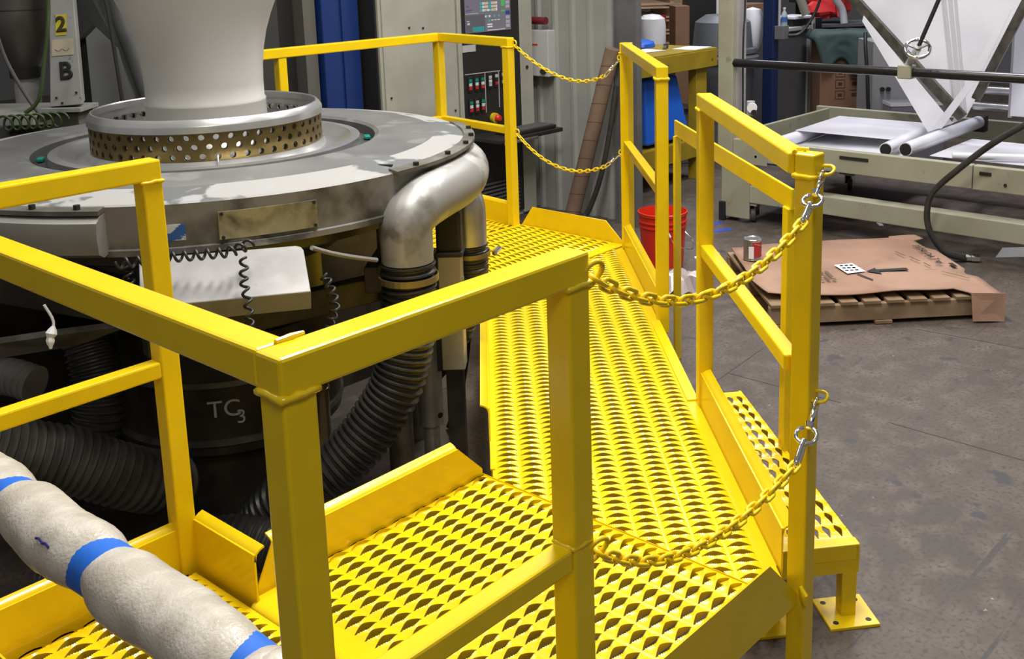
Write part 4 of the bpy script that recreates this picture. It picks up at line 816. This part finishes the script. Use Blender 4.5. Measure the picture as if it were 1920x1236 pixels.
for a, b in (((.93, .72), (.95, .62)), ((.97, .60), (.99, .50)), ((1.0, .47), (1.01, .40)), ((.95, .34), (1.02, .33)), ((1.03, .30), (1.12, .16))): pr('tear_line', [a, (a[0]+.006, a[1]), (b[0]+.006, b[1]), b], mat('tear_dark', (.09, .05, .035), .9))
pc = thing('paint_can', 'silver paint can with red and white label standing on the cardboard', 'can', tuple(PP(.08, .68, zc_)))
c = PP(.08, .68, zc_+.020); cx_ = (c.x, c.y, c.z)
obj('can_body', MB().lathe([(0, 0), (.050, 0), (.052, .003), (.0505, .006), (.0505, .118), (.053, .121), (.050, .124), (.046, .119), (.040, .118), (.038, .121), (0, .121)], cx_, 40), mat('can_tin', (.6, .6, .6), .25, .9), pc, smooth=True, ang=30)
obj('label', MB().lathe([(.0512, .02), (.0518, .02), (.0518, .108), (.0512, .108)], cx_, 24, math.radians(-150), math.radians(10), closed=True), mat('label_red', (.42, .03, .03), .45), pc, smooth=True)
obj('label_panel', MB().lathe([(.0520, .015), (.0524, .015), (.0524, .085), (.052, .085)], cx_, 8, math.radians(-172), math.radians(-140), closed=True), WHITE, pc); obj('handle', MB().tube([(c.x+.054*math.cos(a_), c.y+.054*math.sin(a_), c.z+.07-.03*math.sin(a_+1)) for a_ in np.linspace(-2.4, .6, 14)], .0016, 6), CHR, pc)
# ---- red bucket, floor wrap
bk_ = thing('red_bucket', 'red plastic pail with wire handle behind the walkway posts', 'bucket', (4.50, 2.66, FZ)); bc_ = (4.50, 2.66, FZ)
obj('pail', MB().lathe([(0, .003), (.118, .0), (.124, .004), (.140, .275), (.147, .277), (.147, .285), (.141, .287), (.142, .305), (.149, .307), (.149, .315), (.143, .317), (.144, .345), (.150, .348), (.151, .366), (.145, .368), (.141, .34), (.122, .012), (0, .012)], bc_, 56), RED, bk_, smooth=True, ang=30)
obj('wire_handle', MB().tube(spline([polar(bc_, .150, -140, FZ+.30), polar(bc_, .17, -120, FZ+.20), polar(bc_, .185, -80, FZ+.145), polar(bc_, .19, -40, FZ+.16), polar(bc_, .175, 0, FZ+.23), polar(bc_, .150, 38, FZ+.30)], 6), .003, 6), CHR, bk_, smooth=True); obj('white_grip', MB().tube([polar(bc_, .152, -142, FZ+.315), polar(bc_, .163, -128, FZ+.24)], .006, 8), WHITE, bk_)
wr = MB().lathe([(.0, .05), (.05, .09), (.10, .07), (.14, .02), (.15, 0)], (4.28, 2.35, FZ), 24); wr.v = [(x+.04*noise.noise(Vector((x, y, z))*18), y+.04*noise.noise(Vector((x, y, z))*15+Vector((3, 3, 3))), max(FZ, z+.05*noise.noise(Vector((x, y, z))*20))) for x, y, z in wr.v]
tag(obj('plastic_wrap', wr, mat('pinkish_wrap', (.42, .36, .36), .25, bump=.6, bscale=25)), 'crumpled clear plastic wrap on the floor by the red pail', 'plastic wrap')
tag(obj('paint_roller_handle', MB().tube([(4.52, 2.44, FZ+.10), (4.62, 2.33, FZ+.12)], .010, 10), WHITE, smooth=True), 'white rod lying across the wrap beside the red pail', 'rod')
tag(obj('orange_cap', MB().cyl((4.52, 2.22, FZ), (4.52, 2.22, FZ+.03), .04, 18), mat('orange_plastic', (.6, .14, .05), .4)), 'orange cap on the floor between the walkway posts', 'cap')
for i, (a, b) in enumerate((((5.55, 3.02), (5.67, 2.98)), ((5.42, 2.90), (5.55, 2.82)))): tag(obj('floor_tape', MB().beam((*a, FZ+.0008), (*b, FZ+.0008), .06, .0012), mat('blue_floor_tape', (.02, .06, .42), .6)), ('strip of blue floor tape by the caster, next to the winder leg', 'strip of blue floor tape lying out toward the walkway')[i], 'tape')
# ================================================================ workbench and store area behind
wbn = thing('workbench', 'mustard yellow timber workbench with papers behind the walkway', 'table', (6.3, 4.3, FZ))
obj('bench_top', MB().box(5.62, 7.03, 3.90, 4.75, .67, .70), YDK, wbn, bevel=.003)
obj('apron', MB().box(5.62, 7.03, 3.895, 3.93, .545, .685), YDK, wbn, bevel=.003); obj('apron', MB().box(6.99, 7.03, 3.93, 4.75, .545, .685), YDK, wbn)
for x, y in ((6.86, 3.98), (5.70, 3.98), (6.86, 4.67), (5.70, 4.67)): obj('leg', MB().box(x-.08, x+.08, y-.04, y+.04, FZ, .67), YDK, wbn, bevel=.003)
obj('lower_shelf', MB().box(5.66, 6.95, 3.92, 4.72, -.20, -.05), YDK, wbn, bevel=.003)
for x in (6.95, 6.3, 5.72): obj('bolt', MB().cyl((x, 3.895, .61), (x, 3.890, .61), .010, 10), STEEL, wbn)
obj('back_ledge', MB().box(5.9, 6.95, 4.70, 4.74, .70, .75), YDK, wbn)
for i, (c, w, d, r, l) in enumerate((((6.85, 4.03, .703), .30, .21, .1, 'white sheet of paper at the end of the mustard workbench'), ((6.45, 4.22, .704), .26, .22, -.1, 'white sheet of paper beside the blue bag on the workbench'))):
    tag(obj('paper_sheet', MB().rbox(c, (w, d, .003), r), WHITE), l, 'paper')
bb = MB().lathe([(0, .06), (.08, .055), (.13, .03), (.14, 0)], (6.70, 4.50, .702), 20); bb.v = [(6.70+(x-6.70)*1.5, y+.02*noise.noise(Vector((x, y, z))*15), max(.702, z+.03*noise.noise(Vector((x, y, z))*16))) for x, y, z in bb.v]
tag(obj('blue_bag', bb, BLUET, smooth=True, ang=30), 'crumpled blue plastic bag lying on the workbench', 'bag')
tl = thing('hand_tool', 'small dark tool between the papers on the workbench', 'tool', (6.70, 4.20, .70)); obj('blade', MB().rbox((6.70, 4.20, .715), (.10, .03, .02), .6), STEEL, tl); obj('grip', MB().rbox((6.77, 4.24, .7175), (.10, .04, .03), .6), BLK, tl)
tag(obj('blue_sack', MB().prism([(6.16, 4.02, .50), (6.62, 4.02, .50), (6.72, 3.96, -.02), (6.12, 3.96, -.02)], (0, .5, 0)), BLUET, bevel=.02), 'tall blue plastic-wrapped sack standing on the lower bench shelf', 'sack')
# wrapped roll behind bench
wrp = MB().lathe([(0, .915), (.08, .905), (.118, .87), (.13, .80), (.125, .6), (.13, .2), (.135, FZ)], (7.70, 5.06, 0), 28)
wrp.v = [(x+.018*noise.noise(Vector((x, y, z))*9), y+.018*noise.noise(Vector((y, x, z))*9), z) for x, y, z in wrp.v]
tag(obj('wrapped_roll', wrp, mat('white_shrink_wrap', (.74, .74, .75), .25, bump=.6, bscale=18), smooth=True), 'tall roll in white shrink wrap standing behind the workbench', 'roll')
# stacked pallets
ORD = ('lowest', 'second', 'third', 'fourth', 'fifth', 'sixth', 'seventh', 'eighth', 'ninth', 'topmost')
def pallet(z, lab):
    t = thing('stacked_pallet', lab, 'pallet', (9.6, 6.3, z), 'pale pallets stacked behind the workbench')
    for k in (-.55, 0, .55): obj('stringer', MB().rbox((9.6+k*.66, 6.3-k*.75, z+.065), (.05, 1.0, .09), -.72), WOODL, t)
    for zz in (z+.011, z+.12):
        for k in range(-3, 4): obj('board', MB().rbox((9.6+k*.16*.75, 6.3+k*.16*.66, zz), (1.2, .09, .02), -.85), WOODL, t)
for i in range(10): pallet(FZ+.145*i, 'pale wooden pallet, %s from the floor in the stack behind the wrapped roll' % ORD[i])
def carton(name, label, c, s, rz=0, m_=CARD2, cat='box'):
    t = thing(name, label, cat, c); b = obj('carton_body', MB().rbox((c[0], c[1], c[2]+s[2]/2), s, rz), m_, t, bevel=.004); obj('top_tape', MB().rbox((c[0], c[1], c[2]+s[2]+.001), (s[0]*.98, .05, .002), rz), TUBEC, t); return t
carton('tall_carton', 'tall brown carton standing on end behind the workbench', (8.62, 5.38, FZ), (.15, .25, 1.34), -.7)
rk = thing('red_hand_truck', 'dark red hand truck between the pallets and tall carton', 'hand truck', (8.42, 5.46, FZ)); obj('frame', MB().rbox((8.43, 5.47, .25), (.09, .04, 1.2), -.7), mat('truck_red', (.28, .01, .015), .4), rk); obj('toe_plate', MB().rbox((8.40, 5.42, FZ+.02), (.2, .2, .02), -.7), mat('truck_red', (.28, .01, .015), .4), rk)
rkm = thing('dark_locker', 'black locker with grey strip behind the grey bin', 'locker', (8.85, 5.2, FZ)); obj('body', MB().rbox((9.05, 5.42, .6), (.30, .3, 2.0), -.75), BLK, rkm); obj('strip', MB().rbox((9.07, 5.27, .7), (.06, .06, 2.0), -.75), LGREY, rkm); obj('blue_edge', MB().rbox((9.17, 5.25, .7), (.06, .08, 2.0), -.75), NAVY, rkm); obj('white_edge', MB().rbox((9.12, 5.22, 1.0), (.06, .02, .8), -.75), WHITE, rkm)
# grey drum bin with flared lid
gbn = thing('grey_bin', 'slate grey plastic bin with domed lid behind the cream post', 'bin', (7.75, 4.30, FZ))
obj('bin_body', MB().lathe([(0, FZ), (.24, FZ), (.29, .48), (.30, .50), (.335, .50), (.335, .545), (.31, .56), (.30, .575), (.315, .58), (.31, .62), (.275, .63), (.255, .83), (.25, .86), (.16, .92), (0, .93)], (7.75, 4.30, 0), 48), GREYP, gbn, smooth=True, ang=30)
wbg = MB().lathe([(0, .12), (.06, .10), (.10, .03), (.09, -.20), (.05, -.27)], (7.98, 4.12, .86), 16); wbg.v = [(x+.03*noise.noise(Vector((x, y, z))*12), y+.03*noise.noise(Vector((x, z, y))*12), z) for x, y, z in wbg.v]
obj('liner_bag', wbg, WHITE, gbn, smooth=True)['label'] = 'white plastic liner spilling over the bin side'
# desk with side panels
dsk = thing('grey_desk', 'dark grey laminate desk with pale edge behind the winder', 'desk', (8.9, 4.6, FZ))
obj('end_panel', MB().box(8.22, 8.27, 4.30, 4.72, FZ, .68), DGREY, dsk); obj('modesty_panel', MB().box(8.25, 9.40, 4.32, 4.35, FZ, .68), DGREY, dsk); obj('desk_top', MB().box(8.20, 9.42, 4.28, 4.75, .68, .715), LGREY, dsk, bevel=.004)
obj('edge_trim', MB().box(9.39, 9.43, 4.30, 4.36, FZ, .70), LGREY, dsk); obj('edge_trim', MB().box(8.55, 8.59, 4.30, 4.33, FZ, .68), LGREY, dsk)
pst = thing('navy_post', 'navy blue square steel post in front of the grey desk', 'post', (7.95, 3.92, FZ)); obj('shaft', MB().box(7.90, 8.00, 3.86, 3.97, FZ, 3.0), NAVY, pst, bevel=.008); obj('foot', MB().box(7.83, 8.07, 3.79, 4.04, FZ, FZ+.015), NAVY, pst)
jb = thing('junction_box', 'small grey box fixed to the navy post', 'box', (7.97, 3.80, .74)); obj('box_body', MB().box(7.91, 8.0, 3.76, 3.857, .70, .82), mat('mid_grey_box', (.16, .16, .17), .5), jb, bevel=.004); obj('conduit', MB().cyl((7.95, 3.83, .82), (7.95, 3.83, 2.2), .012, 8), LGREY, jb)
tag(obj('black_power_cable', MB().tube(spline([(7.955, 3.742, .735), (8.02, 3.66, .75), (8.1, 3.60, .86), (8.16, 3.55, 1.02), (8.2, 3.5, 1.3)], 6), .014, 8), BLK, smooth=True), 'thick black cable rising from the small grey box on the navy post', 'cable')
tag(obj('desk_cable', MB().tube(spline([(8.42, 4.27, 1.2), (8.45, 4.26, .95), (8.52, 4.25, .78), (8.57, 4.26, .70), (8.56, 4.28, .3), (8.50, 4.27, .0), (8.5, 4.27, FZ+.02)], 6), .012, 8), BLK, smooth=True), 'black cable hanging down the front of the grey desk', 'cable')
carton('brown_carton', 'open brown carton on the grey desk beside the navy post', (8.74, 4.63, .7165), (.32, .22, .25), -.2)
sg = thing('paper_stack', 'flat stack of folders and papers at the desk edge', 'papers', (8.55, 4.36, .715))
for k in range(4): obj('folder', MB().rbox((8.55+.01*k, 4.36, .722+.012*k), (.36-.02*k, .13, .011), .02*k), (DGREY, LGREY, BLK, WHITE)[k], sg)
tp = thing('tape_dispenser', 'dark tape gun on the desk left of the brown carton', 'tool', (8.42, 4.62, .715)); obj('body', MB().rbox((8.42, 4.62, .80), (.16, .10, .10), .5), BLK, tp, bevel=.02); obj('tape_roll', MB().cyl((8.38, 4.55, .88), (8.44, 4.60, .88), .06, 20), mat('tan_tape', (.45, .28, .13), .4), tp); obj('base', MB().rbox((8.42, 4.62, .735), (.2, .12, .04), .5), BLK, tp)
bt = thing('water_bottle', 'clear water bottle with blue label on the grey desk', 'bottle', (9.06, 4.40, .715))
obj('bottle_body', MB().lathe([(0, 0), (.03, 0), (.032, .01), (.03, .13), (.012, .165), (.012, .18)], (9.06, 4.40, .7165), 20), mat('clear_bottle', (.62, .66, .70), .12, trans=.5), bt, smooth=True); obj('bottle_label', MB().lathe([(.0325, .05), (.0325, .10)], (9.06, 4.40, .7165), 20), mat('blue_wrap_label', (.05, .14, .42), .4), bt); obj('bottle_cap', MB().cyl((9.06, 4.40, .895), (9.06, 4.40, .912), .014, 14), WHITE, bt)
tag(obj('white_tray', MB().rbox((9.28, 4.42, .8045), (.30, .25, .03), -.1), WHITE, bevel=.008), 'flat white tray on top of the dark boxes on the desk', 'tray'); tag(obj('dark_case', MB().rbox((9.27, 4.44, .7515), (.24, .2, .07), -.1), BLK, bevel=.006), 'black case under the white tray on the desk', 'case')
pcx = thing('computer_tower', 'black computer tower with pale front hung at the desk end', 'computer', (9.55, 4.35, .40)); obj('case_body', MB().box(9.50, 9.68, 4.30, 4.70, .48, .78), BLK, pcx, bevel=.006); obj('front_panel', MB().box(9.445, 9.50, 4.285, 4.30, .46, .79), LGREY, pcx); obj('drive_slot', MB().box(9.455, 9.485, 4.281, 4.286, .62, .73), DGREY, pcx); obj('hanger', MB().box(9.445, 9.49, 4.30, 4.34, FZ, .46), LGREY, pcx)
pct = thing('white_bracket_leg', 'white slotted upright under the computer tower', 'bracket', (9.46, 4.24, FZ)); obj('upright', MB().box(9.43, 9.49, 4.22, 4.26, FZ, .44), LGREY, pct); obj('slot', MB().box(9.45, 9.465, 4.216, 4.221, FZ+.2, .2), DGREY, pct); obj('brace', MB().beam((9.48, 4.24, .05), (9.62, 4.2, .40), .02, .02), LGREY, pct)
# red tarp, white tube, blue drums at the top
def lump(name, label, cat, c, s, m_, amp=.08, fr=4, seed=0, sub=(20, 12)):
    mb = MB(); v = []; n, k = sub
    for j in range(k+1):
        t = PI*j/k
        for i in range(n):
            a_ = 2*PI*i/n; d = Vector((math.sin(t)*math.cos(a_), math.sin(t)*math.sin(a_), math.cos(t))); d2 = Vector([math.copysign(abs(x)**.6, x) for x in d]); r = 1+amp*6*noise.noise(d*fr*.4+Vector((seed, seed, 0)))*.5
            v.append((c[0]+d2.x*s[0]*r, c[1]+d2.y*s[1]*r, c[2]+d2.z*s[2]*r))
    f = []
    for j in range(k):
        for i in range(n): l = (i+1) % n; f.append((j*n+i, j*n+l, (j+1)*n+l, (j+1)*n+i))
    mb.add(v, f); return tag(obj(name, mb, m_, smooth=True, ang=40), label, cat)
crt = thing('equipment_cart', 'dark covered equipment cart carrying the red tarp', 'cart', (9.9, 4.3, FZ)); obj('cart_body', MB().rbox((10.22, 4.30, .14), (.8, .5, 1.06), -.7), DARK, crt); obj('cart_deck', MB().rbox((10.22, 4.30, .68), (.85, .55, .03), -.7), DGREY, crt)
lump('red_tarp', 'bunched bright red tarp on the dark cart', 'tarp', (10.08, 4.42, .885), (.20, .20, .13), REDC, .16, 7, 3)
tag(obj('white_duct_tube', MB().tube(spline([(9.30, 4.05, 1.2), (9.36, 4.00, 1.0), (9.42, 3.95, .88), (9.42, 3.92, .74)], 6), .038, 16), mat('grey_flex_tube', (.42, .42, .45), .4), smooth=True), 'pale grey flexible tube arching before the red tarp', 'tube')
tag(obj('beige_pipe', MB().tube([(9.06, 4.36, 1.3), (9.18, 4.22, .84)], .045, 16), mat('beige_pipe_paint', (.30, .27, .22), .5), smooth=True), 'beige pipe slanting down behind the black cable', 'pipe')
lump('blue_drum_bag', 'bright blue bag at the back above the red tarp', 'bag', (11.47, 4.96, 1.115), (.46, .33, .17), BLUET, .10, 5, 9)
cst = thing('back_shelf', 'dark storage shelf carrying the bright blue bag', 'shelf', (11.5, 4.9, FZ)); obj('shelf_deck', MB().rbox((11.55, 4.92, .86), (1.3, .6, .04), -.75), DARK, cst)
for k in (-.55, .55): obj('shelf_leg', MB().rbox((11.55+k*.73, 4.92-k*.68, .23), (.06, .5, 1.26), -.75), DARK, cst)
# green cloth over a carton with symbols
bxx = carton('symbol_carton', 'large brown carton printed with handling symbols under the green cloth', (9.32, 3.86, FZ+.06), (.58, .40, .99), -.85)
fx2 = Vector((math.cos(-.85), math.sin(-.85), 0)); fn = Vector((fx2.y, -fx2.x, 0)); fc = Vector((9.32, 3.86, 0))+fn*.2015
def cp(u, z, w, h): p = fc+fx2*u+Vector((0, 0, z)); return obj('printed_symbol', MB().frame(p, fx2, Vector((0, 0, 1)), fn, w, h, .001), mat('carton_ink', (.055, .025, .015), .8), bxx)
for u, z in ((-.09, .28), (-.09, .17), (-.09, .06)):
    cp(u, z+.04, .09, .006); cp(u, z-.04, .09, .006); cp(u-.045, z, .006, .085); cp(u+.045, z, .006, .085); cp(u, z, .04, .03)
for z in (.28, .17, .06): cp(.05, z, .05, .035); cp(.05, z+.045, .08, .006)
obj('pallet_base', MB().rbox((9.32, 3.86, FZ+.03), (.7, .5, .06), -.85), WOOD, bxx)
m = MB(); n1, n2 = 28, 18; v = []
for j in range(n2+1):
    for i in range(n1+1):
        u = -.36+.72*i/n1; t = j/n2; sd = -1.6*max(0, abs(u)-.31)
        if t < .35: p = fc+fn*(-.42+.48*t/.35)+fx2*u+Vector((0, 0, sd+.684+.008*noise.noise(Vector((u*6, t*6, 0)))))
        else:
            k = (t-.35)/.65; dep = (.37+.10*math.sin(u*6-.2)+.04*math.sin(u*17))*k; p = fc+fn*(.060+.025*math.sin(u*17)*k+.012*noise.noise(Vector((u*9, k*5, 2))))+fx2*u*(1-.25*k)+Vector((0, 0, sd+.682-dep))
        v.append(p)
m.add(v, [(j*(n1+1)+i, j*(n1+1)+i+1, (j+1)*(n1+1)+i+1, (j+1)*(n1+1)+i) for j in range(n2) for i in range(n1)])
gc = tag(obj('green_cloth', m, GREENC, smooth=True, ang=80), 'dark green cloth draped over the carton with symbols', 'cloth'); sm = gc.modifiers.new('thick', 'SOLIDIFY'); sm.thickness = .008
tag(obj('tan_board', MB().rbox((8.98, 3.48, .05), (.12, .03, .90), -.85), CARD), 'tan board standing between the carton and the grey cabinet', 'board')
ec = thing('electrical_cabinet', 'grey steel electrical cabinet with two round knobs behind the winder', 'cabinet', (8.75, 3.05, FZ))
ex = Vector((.68, -.73, 0)); en = Vector((-.73, -.68, 0)); ebc = Vector((8.66, 2.92, 0))-en*.25
obj('cabinet_body', MB().frame(ebc+Vector((0, 0, .13)), ex, -en, Vector((0, 0, 1)), .62, .45, 1.06), mat('grey_cabinet', (.30, .30, .31), .45), ec, bevel=.006)
for k in (-.22, -.165): p = ebc+en*.226+ex*k+Vector((0, 0, .23)); obj('round_knob', MB().cyl(p, p+en*.03, .02, 16), BLK, ec)
pw = thing('wrapped_parcel', 'clear-wrapped grey parcel at the foot of the electrical cabinet', 'parcel', (8.5, 2.85, FZ)); obj('parcel_body', MB().frame(ebc+en*.37+ex*.03+Vector((0, 0, FZ+.27)), ex, -en, Vector((0, 0, 1)), .50, .22, .54), mat('parcel_wrap', (.22, .22, .24), .2, bump=.5, bscale=30), pw, bevel=.01); obj('wrap_band', MB().frame(ebc+en*.37+ex*.03+Vector((0, 0, .12)), ex, -en, Vector((0, 0, 1)), .505, .225, .03), WRAP, pw)
tag(obj('cabinet_cable', MB().tube(spline([(8.46, 3.24, .74), (8.41, 3.21, .60), (8.38, 3.17, .35), (8.37, 3.15, .1), (8.38, 3.13, -.1), (8.39, 3.12, FZ+.02)], 6), .018, 8), BLK, smooth=True), 'thick black cable drooping beside the grey electrical cabinet', 'cable')
tag(obj('pink_carton', MB().rbox((8.75, 3.10, .733), (.16, .14, .14), .3), mat('pinkish_box', (.42, .24, .19), .7), bevel=.004), 'small pinkish carton on top of the grey electrical cabinet', 'box')
for c, s, l in (((7.3, 4.55, FZ), (.3, .3, .5), 'dark bin standing behind the workbench leg'), ((7.05, 4.95, FZ), (.35, .3, .40), 'dark crate in shade behind the bench shelf')):
    t = thing('dark_bin', l, 'bin', c); obj('bin_body', MB().rbox((c[0], c[1], c[2]+s[2]/2), s, -.6), DGREY, t, bevel=.01); obj('bin_rim', MB().rbox((c[0], c[1], c[2]+s[2]), (s[0]+.03, s[1]+.03, .03), -.6), BLK, t, bevel=.006)
# scraps on the floor
for i, (x, y) in enumerate(((6.45, 2.62), (6.25, 2.05))): tag(obj('paper_scrap', MB().rbox((x, y, FZ+.004), (.07, .03, .006), .7*i), WHITE), ('white scrap on the floor left of the winder beam', 'white scrap on the floor under the winder')[i], 'scrap')
